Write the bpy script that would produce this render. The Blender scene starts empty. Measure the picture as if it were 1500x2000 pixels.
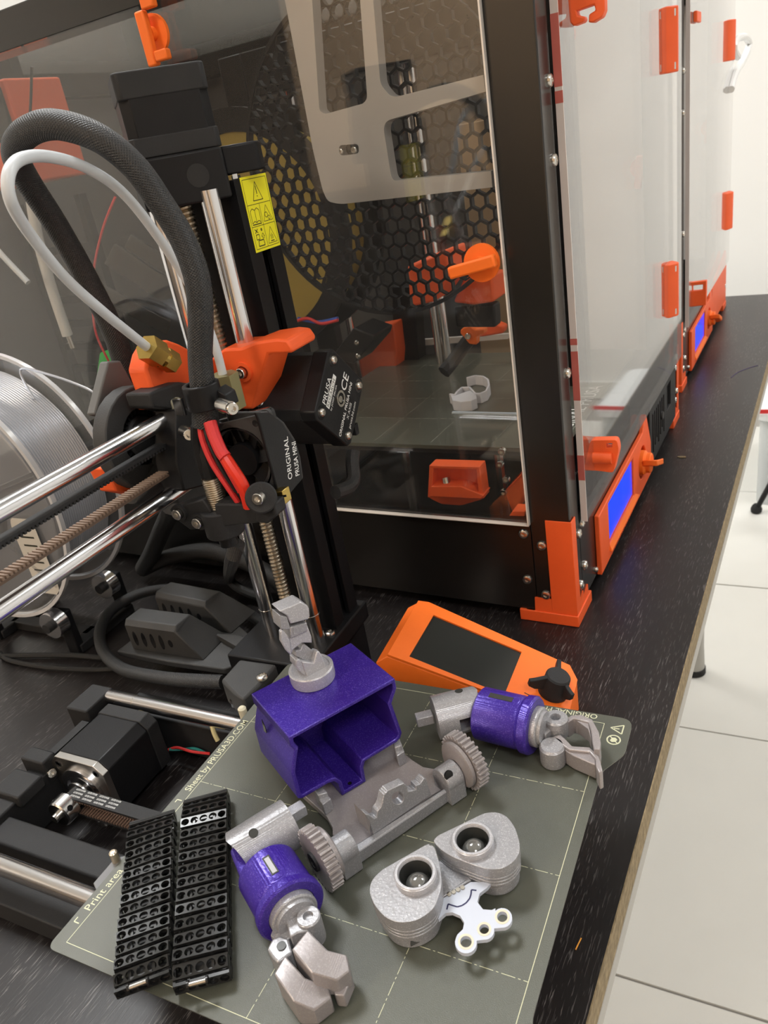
import bpy, bmesh, math, random
from math import sin, cos, pi, radians
from mathutils import Vector, Matrix, Euler

# ------------------------------------------------------------------ camera, world, lights, exposure
S = 0.001                       # everything is authored in millimetres
DZ = 808.0                      # the steel sheet lies 808 mm above the floor (author z = 0 is the sheet)
FPX = 1511.2
RC = Matrix(((0.89258994, 0.42035438, -0.1630503),
             (0.05096562, -0.45338579, -0.88985607),
             (-0.44797958, 0.78596662, -0.42611121)))      # world -> camera
CAM = Vector((247.559, -113.828, 268.997))                  # camera position in mm
scene = bpy.context.scene
COL = scene.collection

cam = bpy.data.cameras.new('camera'); camo = bpy.data.objects.new('camera', cam); COL.objects.link(camo)
rot = Matrix((RC[0], -RC[1], -RC[2])).transposed()
camo.matrix_world = Matrix.Translation((CAM + Vector((0, 0, DZ))) * S) @ rot.to_4x4()
cam.sensor_fit = 'VERTICAL'; cam.sensor_height = 36.0; cam.lens = 36.0 * FPX / 2000
cam.clip_start = 0.01; cam.clip_end = 50
cam.dof.use_dof = True; cam.dof.focus_distance = 0.38; cam.dof.aperture_fstop = 30
scene.camera = camo

w = bpy.data.worlds.new('room_air'); scene.world = w; w.use_nodes = True
w.node_tree.nodes['Background'].inputs[0].default_value = (0.9, 0.92, 1, 1)
w.node_tree.nodes['Background'].inputs[1].default_value = 0.04

scene.view_settings.view_transform = 'Standard'
scene.view_settings.look = 'None'
scene.view_settings.gamma = 1
scene.view_settings.use_curve_mapping = False
scene.view_settings.exposure = 0.15

def area_light(name, loc, sx, sy, power, col, rot=(0, 0, 0)):
    l = bpy.data.lights.new(name, 'AREA'); l.shape = 'RECTANGLE'; l.size = sx; l.size_y = sy
    l.energy = power; l.color = col
    o = bpy.data.objects.new(name, l); COL.objects.link(o)
    o.location = loc; o.rotation_euler = rot
    return o
# ceiling panels of the room; the last, warm one is added to brighten the mirrored wall (their fixtures are built with the ceiling)
CEIL = 2.75
PANELS = [(-0.88, 0.58, 33, (0.97, 0.99, 1)), (1.3, -0.9, 12, (0.97, 0.98, 1)), (-1.0, 1.75, 14, (1, 0.98, 0.95)), (1.3, 1.9, 20, (0.98, 0.99, 1)), (-1.0, -2.15, 32, (1, 0.88, 0.74))]
for i, (x, y, p, c) in enumerate(PANELS):
    area_light('ceiling_lamp', (x, y, CEIL - 0.035), 0.56, 0.56, p, c)

# ------------------------------------------------------------------ materials
def _n(nt, t, **k):
    n = nt.nodes.new(t)
    for a, b in k.items(): setattr(n, a, b)
    return n
MATS = {}
def mat(name, col, rough=0.5, metal=0.0, spec=0.4, bump=0.0, bscale=400, var=0.0, vscale=60, emit=None, coat=0.0):
    """plain surface: base colour with slight procedural variation and fine relief"""
    if name in MATS: return MATS[name]
    m = bpy.data.materials.new(name); m.use_nodes = True; nt = m.node_tree
    b = nt.nodes['Principled BSDF']
    b.inputs['Base Color'].default_value = (*col, 1); b.inputs['Roughness'].default_value = rough
    b.inputs['Metallic'].default_value = metal; b.inputs['Specular IOR Level'].default_value = spec
    b.inputs['Coat Weight'].default_value = coat
    tc = _n(nt, 'ShaderNodeTexCoord')
    if var > 0:
        no = _n(nt, 'ShaderNodeTexNoise'); no.inputs['Scale'].default_value = vscale; no.inputs['Detail'].default_value = 4
        nt.links.new(tc.outputs['Object'], no.inputs['Vector'])
        mx = _n(nt, 'ShaderNodeMix', data_type='RGBA')
        mx.inputs['A'].default_value = (*[c * (1 - var) for c in col], 1); mx.inputs['B'].default_value = (*[min(1, c * (1 + var)) for c in col], 1)
        nt.links.new(no.outputs['Fac'], mx.inputs['Factor']); nt.links.new(mx.outputs['Result'], b.inputs['Base Color'])
    if bump > 0:
        n2 = _n(nt, 'ShaderNodeTexNoise'); n2.inputs['Scale'].default_value = bscale; n2.inputs['Detail'].default_value = 3
        nt.links.new(tc.outputs['Object'], n2.inputs['Vector'])
        bp = _n(nt, 'ShaderNodeBump'); bp.inputs['Strength'].default_value = bump; bp.inputs['Distance'].default_value = 0.0004
        nt.links.new(n2.outputs['Fac'], bp.inputs['Height']); nt.links.new(bp.outputs['Normal'], b.inputs['Normal'])
    if emit:
        b.inputs['Emission Color'].default_value = (*emit[0], 1); b.inputs['Emission Strength'].default_value = emit[1]
    MATS[name] = m
    return m
def printed(name, col, glit, rough=0.42, axis=2, layer=5200, strength=0.25, gamt=0.5, metal=0.0):
    """3D-printed filament: fine layer lines along an axis and glitter flecks"""
    m = bpy.data.materials.new(name); m.use_nodes = True; nt = m.node_tree; b = nt.nodes['Principled BSDF']
    b.inputs['Roughness'].default_value = rough; b.inputs['Metallic'].default_value = metal
    tc = _n(nt, 'ShaderNodeTexCoord'); sp = _n(nt, 'ShaderNodeSeparateXYZ'); nt.links.new(tc.outputs['Object'], sp.inputs[0])
    mu = _n(nt, 'ShaderNodeMath', operation='MULTIPLY'); mu.inputs[1].default_value = 2 * pi / 0.00045
    nt.links.new(sp.outputs[axis], mu.inputs[0])
    si = _n(nt, 'ShaderNodeMath', operation='SINE'); nt.links.new(mu.outputs[0], si.inputs[0])
    no = _n(nt, 'ShaderNodeTexNoise'); no.inputs['Scale'].default_value = 900; nt.links.new(tc.outputs['Object'], no.inputs['Vector'])
    ad = _n(nt, 'ShaderNodeMath', operation='MULTIPLY_ADD'); ad.inputs[1].default_value = 0.35
    nt.links.new(si.outputs[0], ad.inputs[0]); nt.links.new(no.outputs['Fac'], ad.inputs[2])
    bp = _n(nt, 'ShaderNodeBump'); bp.inputs['Strength'].default_value = strength; bp.inputs['Distance'].default_value = 0.00025
    nt.links.new(ad.outputs[0], bp.inputs['Height']); nt.links.new(bp.outputs['Normal'], b.inputs['Normal'])
    vo = _n(nt, 'ShaderNodeTexVoronoi'); vo.inputs['Scale'].default_value = 2900; nt.links.new(tc.outputs['Object'], vo.inputs['Vector'])
    cr = _n(nt, 'ShaderNodeValToRGB'); cr.color_ramp.elements[0].position = 0.80; cr.color_ramp.elements[1].position = 0.97
    sc = _n(nt, 'ShaderNodeSeparateColor'); nt.links.new(vo.outputs['Color'], sc.inputs[0]); nt.links.new(sc.outputs[0], cr.inputs[0])
    gm = _n(nt, 'ShaderNodeMath', operation='MULTIPLY'); gm.inputs[1].default_value = gamt; nt.links.new(cr.outputs[0], gm.inputs[0])
    mx = _n(nt, 'ShaderNodeMix', data_type='RGBA'); mx.inputs['A'].default_value = (*col, 1); mx.inputs['B'].default_value = (*glit, 1)
    nt.links.new(gm.outputs[0], mx.inputs['Factor']); nt.links.new(mx.outputs['Result'], b.inputs['Base Color'])
    MATS[name] = m
    return m
def clear(name, tint, refl=1.0, rough=0.03, haze=0.0, hcol=(0.7, 0.7, 0.7)):
    """thin acrylic or clear plastic: fresnel mix of see-through and mirror, a little milky haze"""
    m = bpy.data.materials.new(name); m.use_nodes = True; nt = m.node_tree; nt.nodes.remove(nt.nodes['Principled BSDF'])
    out = nt.nodes['Material Output']
    t = _n(nt, 'ShaderNodeBsdfTransparent'); t.inputs[0].default_value = (*tint, 1)
    g = _n(nt, 'ShaderNodeBsdfGlossy'); g.inputs['Roughness'].default_value = rough; g.inputs[0].default_value = (0.95, 0.95, 0.95, 1)
    d = _n(nt, 'ShaderNodeBsdfDiffuse'); d.inputs[0].default_value = (*hcol, 1)
    lw = _n(nt, 'ShaderNodeLayerWeight'); lw.inputs['Blend'].default_value = 0.5          # Schlick reflectance, the same from both faces of the slab
    pw = _n(nt, 'ShaderNodeMath', operation='POWER'); pw.inputs[1].default_value = 5; nt.links.new(lw.outputs['Facing'], pw.inputs[0])
    f = _n(nt, 'ShaderNodeMath', operation='MULTIPLY_ADD'); f.inputs[1].default_value = 0.96; f.inputs[2].default_value = 0.04; nt.links.new(pw.outputs[0], f.inputs[0])
    mh = _n(nt, 'ShaderNodeMixShader'); mh.inputs[0].default_value = haze
    nt.links.new(t.outputs[0], mh.inputs[1]); nt.links.new(d.outputs[0], mh.inputs[2])
    fm = _n(nt, 'ShaderNodeMath', operation='MULTIPLY'); fm.inputs[1].default_value = refl; nt.links.new(f.outputs[0], fm.inputs[0])
    ms = _n(nt, 'ShaderNodeMixShader'); nt.links.new(fm.outputs[0], ms.inputs[0])
    nt.links.new(mh.outputs[0], ms.inputs[1]); nt.links.new(g.outputs[0], ms.inputs[2]); nt.links.new(ms.outputs[0], out.inputs[0])
    MATS[name] = m
    return m
BLACK = mat('black_plastic', (0.010, 0.010, 0.011), 0.42, spec=0.22, var=0.25, bump=0.15, bscale=900)
BLACKM = mat('black_matt_print', (0.02, 0.02, 0.021), 0.6, spec=0.28, var=0.2, bump=0.35, bscale=1500)
GREYBLK = mat('charcoal_print', (0.036, 0.036, 0.036), 0.62, var=0.2, bump=0.35, bscale=1500)
BLACKG = mat('black_gloss', (0.01, 0.01, 0.011), 0.16)
POWDER = mat('black_powder_coat', (0.012, 0.011, 0.010), 0.26, spec=0.6, bump=0.05, bscale=2500)
RUBBER = mat('black_rubber', (0.015, 0.015, 0.015), 0.75)
ORANGE = mat('orange_print', (0.88, 0.118, 0.024), 0.5, var=0.06, vscale=80, bump=0.12, bscale=1500)
ORANGE2 = mat('bright_orange_print', (0.95, 0.175, 0.016), 0.55, var=0.05, vscale=80, bump=0.15, bscale=1800)
SILVER = printed('silver_glitter_print', (0.35, 0.35, 0.37), (0.7, 0.7, 0.72), 0.31, strength=0.3, gamt=0.5, metal=0.35)
SILVER_L = printed('pale_silver_print', (0.47, 0.47, 0.50), (0.8, 0.8, 0.83), 0.3, strength=0.25, gamt=0.5, metal=0.3)
SILVER_P = printed('pinkish_silver_print', (0.32, 0.293, 0.295), (0.5, 0.47, 0.47), 0.33, strength=0.2, gamt=0.35, metal=0.25)
PURPLE = printed('purple_glitter_print', (0.044, 0.017, 0.29), (0.17, 0.12, 0.58), 0.28, strength=0.42, gamt=0.6, metal=0.25)
CHROME = mat('polished_steel', (0.70, 0.70, 0.72), 0.19, metal=1.0)
STEEL = mat('bright_screw_steel', (0.62, 0.60, 0.56), 0.25, metal=1.0)
THREAD = mat('worn_lead_screw_steel', (0.42, 0.36, 0.28), 0.34, metal=1.0)
BRASS = mat('brass', (0.47, 0.34, 0.10), 0.32, metal=1.0, var=0.15, vscale=200)
GOLD = mat('gold_cap', (0.6, 0.45, 0.2), 0.3, metal=1.0)
WHITE = mat('white_plastic', (0.8, 0.8, 0.79), 0.4)
PTFE = mat('milky_tube', (0.62, 0.65, 0.68), 0.3)
CREAM = mat('printed_cream_ink', (0.62, 0.62, 0.42), 0.6)
INK = mat('white_ink', (0.82, 0.82, 0.80), 0.6)
DINK = mat('dark_blue_ink', (0.02, 0.02, 0.08), 0.5)
BINK = mat('black_ink', (0.02, 0.02, 0.01), 0.6)
YELLOW = mat('yellow_label', (0.86, 0.80, 0.02), 0.45)
RED = mat('red_sleeve', (0.62, 0.03, 0.03), 0.5, bump=0.3, bscale=2500)
REDHS = mat('red_heat_shrink', (0.72, 0.035, 0.015), 0.35)
GREEN = mat('green_plastic', (0.04, 0.55, 0.09), 0.4)
BLUE = mat('blue_wire', (0.03, 0.08, 0.4), 0.5)
SCREEN = mat('glowing_blue_screen', (0.0, 0.02, 0.3), 0.2, emit=((0.002, 0.05, 1.0), 0.9))
PURP_EDGE = mat('violet_screen_bezel', (0.12, 0.02, 0.35), 0.3)
DARKGLASS = mat('dark_screen_glass', (0.022, 0.024, 0.022), 0.22, spec=0.4)
GREYPLATE = mat('frosted_grey_plate', (0.42, 0.40, 0.38), 0.4, var=0.05, vscale=15)
EDGE = mat('bright_acrylic_edge', (0.78, 0.72, 0.66), 0.3)
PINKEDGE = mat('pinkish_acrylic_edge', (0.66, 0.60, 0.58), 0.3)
REFREDGE = mat('painted_red_refraction', (0.50, 0.13, 0.11), 0.3)
PANE = clear('clear_acrylic', (0.96, 0.96, 0.95), 1.25, 0.02, 0.012)
DOORPANE = clear('scuffed_acrylic', (0.93, 0.92, 0.91), 1.35, 0.04, 0.05, (0.62, 0.60, 0.58))
SPOOLCLR = clear('clear_spool_plastic', (0.88, 0.88, 0.88), 1.6, 0.06, 0.05)
BOXCLR = clear('cloudy_box_plastic', (0.9, 0.92, 0.92), 1.0, 0.15, 0.45, (0.85, 0.87, 0.87))
FILAM = mat('silver_filament', (0.50, 0.52, 0.56), 0.24, metal=0.5)
LENS = mat('lens_glass', (0.20, 0.20, 0.19), 0.08, metal=0.5, spec=0.9, coat=1.0)
LENSWALL = mat('smoky_lens_wall', (0.045, 0.046, 0.043), 0.25)
HEATBED = mat('grey_heatbed', (0.16, 0.16, 0.165), 0.4)
BEIGE = mat('beige_cardboard', (0.40, 0.27, 0.15), 0.7, var=0.1)
MUSTARD = mat('mustard_filament', (0.30, 0.22, 0.04), 0.5)
GREYIN = mat('grey_inner_panel', (0.08, 0.077, 0.074), 0.6)
DIMPANE = clear('light_dimming_acrylic', (0.68, 0.68, 0.67), 1.2, 0.03, 0.01)
PALEIN = mat('pale_inner_panel', (0.82, 0.81, 0.79), 0.5)

def sheet_mat():
    m = mat('olive_powder_coated_sheet', (0.082, 0.086, 0.067), 0.3, spec=0.55, var=0.05, vscale=30, bump=0.35, bscale=3500)
    return m
SHEET = sheet_mat()

def sleeve_mat(name, col):
    """woven cable sleeve: diamond weave from two crossed waves along the tube's uv"""
    m = bpy.data.materials.new(name); m.use_nodes = True; nt = m.node_tree; b = nt.nodes['Principled BSDF']
    b.inputs['Roughness'].default_value = 0.5
    uv = _n(nt, 'ShaderNodeUVMap'); sp = _n(nt, 'ShaderNodeSeparateXYZ'); nt.links.new(uv.outputs[0], sp.inputs[0])
    outs = []
    for sgn in (1, -1):
        a = _n(nt, 'ShaderNodeMath', operation='MULTIPLY'); a.inputs[1].default_value = 2 * pi * 24; nt.links.new(sp.outputs[0], a.inputs[0])
        c = _n(nt, 'ShaderNodeMath', operation='MULTIPLY'); c.inputs[1].default_value = sgn * 2 * pi * 800; nt.links.new(sp.outputs[1], c.inputs[0])
        d = _n(nt, 'ShaderNodeMath', operation='ADD'); nt.links.new(a.outputs[0], d.inputs[0]); nt.links.new(c.outputs[0], d.inputs[1])
        s = _n(nt, 'ShaderNodeMath', operation='SINE'); nt.links.new(d.outputs[0], s.inputs[0]); outs.append(s)
    mx = _n(nt, 'ShaderNodeMath', operation='MAXIMUM'); nt.links.new(outs[0].outputs[0], mx.inputs[0]); nt.links.new(outs[1].outputs[0], mx.inputs[1])
    cr = _n(nt, 'ShaderNodeMapRange'); cr.inputs['From Min'].default_value = -0.5; cr.inputs['From Max'].default_value = 1
    nt.links.new(mx.outputs[0], cr.inputs[0])
    mc = _n(nt, 'ShaderNodeMix', data_type='RGBA'); mc.inputs['A'].default_value = (*[c * 0.25 for c in col], 1); mc.inputs['B'].default_value = (*col, 1)
    nt.links.new(cr.outputs[0], mc.inputs['Factor']); nt.links.new(mc.outputs['Result'], b.inputs['Base Color'])
    bp = _n(nt, 'ShaderNodeBump'); bp.inputs['Strength'].default_value = 0.45; bp.inputs['Distance'].default_value = 0.0006
    nt.links.new(cr.outputs[0], bp.inputs['Height']); nt.links.new(bp.outputs['Normal'], b.inputs['Normal'])
    MATS[name] = m
    return m
SLEEVE = sleeve_mat('black_woven_sleeve', (0.022, 0.022, 0.023))

def wood_mat():
    m = bpy.data.materials.new('black_brown_woodgrain'); m.use_nodes = True; nt = m.node_tree; b = nt.nodes['Principled BSDF']
    b.inputs['Roughness'].default_value = 0.36; b.inputs['Specular IOR Level'].default_value = 0.36
    tc = _n(nt, 'ShaderNodeTexCoord')
    mp = _n(nt, 'ShaderNodeMapping'); mp.inputs['Scale'].default_value = (1350, 95, 60); nt.links.new(tc.outputs['Object'], mp.inputs['Vector'])
    no = _n(nt, 'ShaderNodeTexNoise'); no.inputs['Scale'].default_value = 1.0; no.inputs['Detail'].default_value = 2; no.inputs['Distortion'].default_value = 0.6
    nt.links.new(mp.outputs[0], no.inputs['Vector'])
    mp2 = _n(nt, 'ShaderNodeMapping'); mp2.inputs['Scale'].default_value = (45, 7, 10); nt.links.new(tc.outputs['Object'], mp2.inputs['Vector'])
    n2 = _n(nt, 'ShaderNodeTexNoise'); n2.inputs['Scale'].default_value = 1.0; n2.inputs['Detail'].default_value = 4; nt.links.new(mp2.outputs[0], n2.inputs['Vector'])
    c1 = _n(nt, 'ShaderNodeMapRange'); c1.inputs['From Min'].default_value = 0.585; c1.inputs['From Max'].default_value = 0.72; nt.links.new(no.outputs['Fac'], c1.inputs[0])
    c2 = _n(nt, 'ShaderNodeMapRange'); c2.inputs['From Min'].default_value = 0.36; c2.inputs['From Max'].default_value = 0.62; nt.links.new(n2.outputs['Fac'], c2.inputs[0])
    mu = _n(nt, 'ShaderNodeMath', operation='MULTIPLY'); nt.links.new(c1.outputs[0], mu.inputs[0]); nt.links.new(c2.outputs[0], mu.inputs[1])
    base = _n(nt, 'ShaderNodeMix', data_type='RGBA'); base.inputs['A'].default_value = (0.008, 0.007, 0.0075, 1); base.inputs['B'].default_value = (0.017, 0.0135, 0.013, 1)
    nt.links.new(n2.outputs['Fac'], base.inputs['Factor'])
    mx = _n(nt, 'ShaderNodeMix', data_type='RGBA'); mx.inputs['B'].default_value = (0.15, 0.14, 0.135, 1)
    nt.links.new(base.outputs['Result'], mx.inputs['A']); nt.links.new(mu.outputs[0], mx.inputs['Factor']); nt.links.new(mx.outputs['Result'], b.inputs['Base Color'])
    bp = _n(nt, 'ShaderNodeBump'); bp.inputs['Strength'].default_value = 0.16; bp.inputs['Distance'].default_value = 0.0002
    nt.links.new(no.outputs['Fac'], bp.inputs['Height']); nt.links.new(bp.outputs['Normal'], b.inputs['Normal'])
    MATS['wood'] = m
    return m
WOOD = wood_mat()
CHIP = mat('raw_chipboard', (0.26, 0.20, 0.115), 0.85, var=0.75, vscale=260, bump=0.8, bscale=500)
LAMIN = mat('grey_edge_foil', (0.42, 0.41, 0.38), 0.5)
TILE = mat('pale_floor_tile', (0.72, 0.71, 0.665), 0.35, var=0.05, vscale=9, bump=0.05, bscale=60)
GROUT = mat('grey_grout', (0.36, 0.34, 0.31), 0.9)
WALLW = mat('white_wall_paint', (0.74, 0.735, 0.715), 0.85, bump=0.06, bscale=120)
WALLB = mat('warm_wall_paint', (0.84, 0.62, 0.42), 0.85, bump=0.06, bscale=120)
CUPB = mat('dark_cabinet', (0.03, 0.027, 0.025), 0.5)
LAMPMAT = mat('lamp_diffuser', (0.9, 0.9, 0.88), 0.5, emit=((1, 0.97, 0.92), 6.0))

# ------------------------------------------------------------------ points from the photograph, on known planes
def _ray(u, v):
    c = Vector(((u - 750) / FPX, (v - 1000) / FPX, 1.0))
    return RC.transposed() @ c
def at(u, v, x=None, y=None, z=None):
    """the point of a given plane (mm) that is seen along this sight line"""
    r = _ray(u, v)
    if x is not None: t = (x - CAM.x) / r.x
    elif y is not None: t = (y - CAM.y) / r.y
    else: t = (z - CAM.z) / r.z
    return CAM + r * t
TH = radians(2.69)
E0 = Vector((128.4, 337.2, -58.0))
EX = Vector((cos(TH), -sin(TH), 0)); EY = Vector((sin(TH), cos(TH), 0))
def ate(u, v, a=None, b=None, c=None):
    """the same in the enclosures' own frame: a along their side, b along their front, c up"""
    r = _ray(u, v); d0 = CAM - E0
    p0 = Vector((d0.dot(EX), d0.dot(EY), d0.z)); rr = Vector((r.dot(EX), r.dot(EY), r.z))
    if a is not None: t = (a - p0.x) / rr.x
    elif b is not None: t = (b - p0.y) / rr.y
    else: t = (c - p0.z) / rr.z
    return p0 + rr * t

# ------------------------------------------------------------------ mesh building
def frame_from(d):
    d = Vector(d).normalized()
    a = Vector((0, 0, 1)) if abs(d.z) < 0.95 else Vector((1, 0, 0))
    x = a.cross(d).normalized(); y = d.cross(x)
    return x, y, d
class G:
    def __init__(s): s.v = []; s.f = []; s.uv = {}
    def add(s, vs, fs):
        k = len(s.v); s.v += [Vector(q) for q in vs]; s.f += [tuple(i + k for i in f) for f in fs]; return s
    def box(s, x0, x1, y0, y1, z0, z1):
        return s.add([(x0, y0, z0), (x1, y0, z0), (x1, y1, z0), (x0, y1, z0), (x0, y0, z1), (x1, y0, z1), (x1, y1, z1), (x0, y1, z1)],
                     [(0, 3, 2, 1), (4, 5, 6, 7), (0, 1, 5, 4), (1, 2, 6, 5), (2, 3, 7, 6), (3, 0, 4, 7)])
    def obox(s, c, ax, ay, az):
        """box from a centre and three half-axis vectors"""
        c, ax, ay, az = map(Vector, (c, ax, ay, az)); vs = []
        for k in (-1, 1):
            for i, j in ((-1, -1), (1, -1), (1, 1), (-1, 1)): vs.append(c + ax * i + ay * j + az * k)
        return s.add(vs, [(0, 3, 2, 1), (4, 5, 6, 7), (0, 1, 5, 4), (1, 2, 6, 5), (2, 3, 7, 6), (3, 0, 4, 7)])
    def prism(s, pts, off, pts2=None):
        """polygon pushed along a vector"""
        pts = [Vector(p) for p in pts]; off = Vector(off); n = len(pts)
        top = [p + off for p in (pts2 or pts)] if pts2 is None else [Vector(p) + off for p in pts2]
        fs = [tuple(range(n - 1, -1, -1)), tuple(range(n, 2 * n))] + [(i, (i + 1) % n, n + (i + 1) % n, n + i) for i in range(n)]
        return s.add(pts + top, fs)
    def holed(s, outer, holes, off):
        """planar polygon with holes, pushed along a vector"""
        off = Vector(off); bm = bmesh.new(); loops = [[Vector(p) for p in l] for l in [outer] + list(holes)]
        k = len(s.v)
        for l in loops:
            vs = [bm.verts.new(p) for p in l]
            for i in range(len(vs)): bm.edges.new((vs[i], vs[(i + 1) % len(vs)]))
        bm.verts.ensure_lookup_table(); bm.verts.index_update()
        bmesh.ops.triangle_fill(bm, use_beauty=True, use_dissolve=False, edges=bm.edges[:])
        bm.verts.index_update()
        vs = [v.co.copy() for v in bm.verts]; fs = [tuple(v.index for v in f.verts) for f in bm.faces]; n = len(vs); bm.free()
        faces = list(fs) + [tuple(i + n for i in reversed(f)) for f in fs]
        i0 = 0
        for l in loops:
            m = len(l)
            for i in range(m):
                a, b = i0 + i, i0 + (i + 1) % m; faces.append((a, b, b + n, a + n))
            i0 += m
        return s.add(vs + [q + off for q in vs], faces)
    def cyl(s, p0, p1, r, r2=None, n=24):
        p0, p1 = Vector(p0), Vector(p1); x, y, d = frame_from(p1 - p0); r2 = r if r2 is None else r2
        a = [p0 + (x * cos(2 * pi * i / n) + y * sin(2 * pi * i / n)) * r for i in range(n)]
        b = [p1 + (x * cos(2 * pi * i / n) + y * sin(2 * pi * i / n)) * r2 for i in range(n)]
        return s.add(a + b, [tuple(range(n - 1, -1, -1)), tuple(range(n, 2 * n))] + [(i, (i + 1) % n, n + (i + 1) % n, n + i) for i in range(n)])
    def lathe(s, prof, p0, d, n=28, closed=False, caps=True):
        """profile of (radius, height) turned about an axis"""
        p0 = Vector(p0); x, y, d = frame_from(d); vs = []; fs = []; m = len(prof)
        for i in range(n):
            c, q = cos(2 * pi * i / n), sin(2 * pi * i / n)
            for r, h in prof: vs.append(p0 + d * h + (x * c + y * q) * r)
        for i in range(n):
            j = (i + 1) % n
            for k in range(m if closed else m - 1): fs.append((i * m + k, j * m + k, j * m + (k + 1) % m, i * m + (k + 1) % m))
        if not closed and caps:
            for k in (0, m - 1):
                if prof[k][0] > 1e-6: fs.append(tuple(i * m + k for i in (range(n - 1, -1, -1) if k == 0 else range(n))))
        return s.add(vs, fs)
    def ring(s, p0, p1, ro, ri, n=28):
        h = (Vector(p1) - Vector(p0)).length
        return s.lathe([(ro, 0), (ro, h), (ri, h), (ri, 0)], p0, Vector(p1) - Vector(p0), n, True)
    def tube(s, path, r, n=10, sub=6, radii=None):
        P = [Vector(p) for p in path]; pts = []; rad = []
        rr = radii or [r] * len(P)
        for i in range(len(P) - 1):
            a, b, c, d = P[max(i - 1, 0)], P[i], P[i + 1], P[min(i + 2, len(P) - 1)]
            for k in range(sub):
                t = k / sub
                pts.append(0.5 * ((2 * b) + (c - a) * t + (2 * a - 5 * b + 4 * c - d) * t * t + (3 * b - a - 3 * c + d) * t ** 3)); rad.append(rr[i] * (1 - t) + rr[i + 1] * t)
        pts.append(P[-1]); rad.append(rr[-1])
        k0 = len(s.v); x = None; vs = []; L = 0; Ls = []
        for i, p in enumerate(pts):
            t = (pts[min(i + 1, len(pts) - 1)] - pts[max(i - 1, 0)]).normalized()
            if i: L += (p - pts[i - 1]).length
            Ls.append(L)
            if x is None: x, y, _ = frame_from(t)
            else:
                x = (x - t * x.dot(t)).normalized(); y = t.cross(x)
            vs += [p + (x * cos(2 * pi * j / n) + y * sin(2 * pi * j / n)) * rad[i] for j in range(n)]
        fs = []; f0 = len(s.f)
        for i in range(len(pts) - 1):
            for j in range(n):
                a, b = i * n + j, i * n + (j + 1) % n
                fs.append((a, b, b + n, a + n)); s.uv[f0 + len(fs) - 1] = [(j / n, Ls[i] * S), ((j + 1) / n, Ls[i] * S), ((j + 1) / n, Ls[i + 1] * S), (j / n, Ls[i + 1] * S)]
        fs += [tuple(range(n - 1, -1, -1)), tuple((len(pts) - 1) * n + j for j in range(n))]
        return s.add(vs, fs)
    def sphere(s, c, r, n=20, m=10, half=False):
        prof = [(max(r * sin(pi * k / m), 1e-7), -r * cos(pi * k / m)) for k in range(m // 2 if half else 0, m + 1)]
        return s.lathe(prof, c, (0, 0, 1), n)
    def helix(s, p0, p1, r, pitch, wire, n=14, m=6):
        """ridges of a screw thread"""
        p0, p1 = Vector(p0), Vector(p1); L = (p1 - p0).length; x, y, d = frame_from(p1 - p0); vs = []; fs = []
        N = int(L / pitch * n)
        prof = [(r - wire * .55, -pitch * .5), (r, -pitch * .18), (r, pitch * .18), (r - wire * .55, pitch * .5)]
        for i in range(N + 1):
            a = 2 * pi * i / n; h = L * i / N; e = x * cos(a) + y * sin(a)
            vs += [p0 + d * (h + q[1]) + e * q[0] for q in prof]
        for i in range(N):
            for k in range(3): a = i * 4 + k; fs.append((a, a + 4, a + 5, a + 1))
        return s.add(vs, fs)
    def xf(s, M):
        s.v = [M @ q for q in s.v]; return s

def mesh_of(g, name, material, flat=False, ang=35):
    me = bpy.data.meshes.new(name)
    me.from_pydata([tuple(q * S) for q in g.v], [], g.f)
    if g.uv:
        ul = me.uv_layers.new(name='UVMap')
        for p in me.polygons:
            u = g.uv.get(p.index)
            if u:
                for k, li in enumerate(p.loop_indices): ul.data[li].uv = u[k]
    bm = bmesh.new(); bm.from_mesh(me); bmesh.ops.recalc_face_normals(bm, faces=bm.faces[:])
    if not flat:
        for f in bm.faces: f.smooth = True
        a = radians(ang)
        for e in bm.edges: e.smooth = (len(e.link_faces) == 2 and e.calc_face_angle(0) < a)
    bm.to_mesh(me); bm.free()
    me.materials.append(material)
    return me
INV = {}
def thing(name, label, cat, loc=(0, 0, 0), rotz=0.0, group=None, M=None):
    o = bpy.data.objects.new(name, None); COL.objects.link(o); o.empty_display_size = 0.01
    if M is None: M = Matrix.Translation(Vector(loc)) @ Matrix.Rotation(rotz, 4, 'Z')
    INV[o.name] = M.inverted()
    L = M.copy(); L.translation = L.translation * S
    o.matrix_basis = L
    o['label'] = label; o['category'] = cat
    if group: o['group'] = group
    return o
def part(name, g, m, parent, world=False, bev=0.0, label=None, kind=None, root=None, flat=False, ang=35):
    """one mesh object under a thing; world=True: the points are given in scene millimetres"""
    if world:
        g.xf(INV[(root or parent).name])
    o = bpy.data.objects.new(name, mesh_of(g, name, m, flat, ang)); COL.objects.link(o)
    if parent: o.parent = parent
    if bev:
        b = o.modifiers.new('soft edges', 'BEVEL'); b.width = bev * S; b.segments = 2; b.limit_method = 'ANGLE'; b.angle_limit = radians(40)
        b.harden_normals = False
    if label: o['label'] = label
    if kind: o['kind'] = kind
    return o
def tag(o, label, cat, group=None):
    o['label'] = label; o['category'] = cat
    if group: o['group'] = group
    return o
def single(name, g, m, label, cat, group=None, bev=0.0, loc=None, **k):
    """a thing that is one mesh; its origin sits at loc (mm)"""
    if loc is not None:
        loc = Vector(loc); g.v = [q - loc for q in g.v]
    o = part(name, g, m, None, bev=bev, **k)
    if loc is not None: o.location = loc * S
    return tag(o, label, cat, group)
def structure(name, g, m, parent=None, **k):
    o = part(name, g, m, parent, **k)
    if parent is None: o['kind'] = 'structure'
    return o
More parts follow.
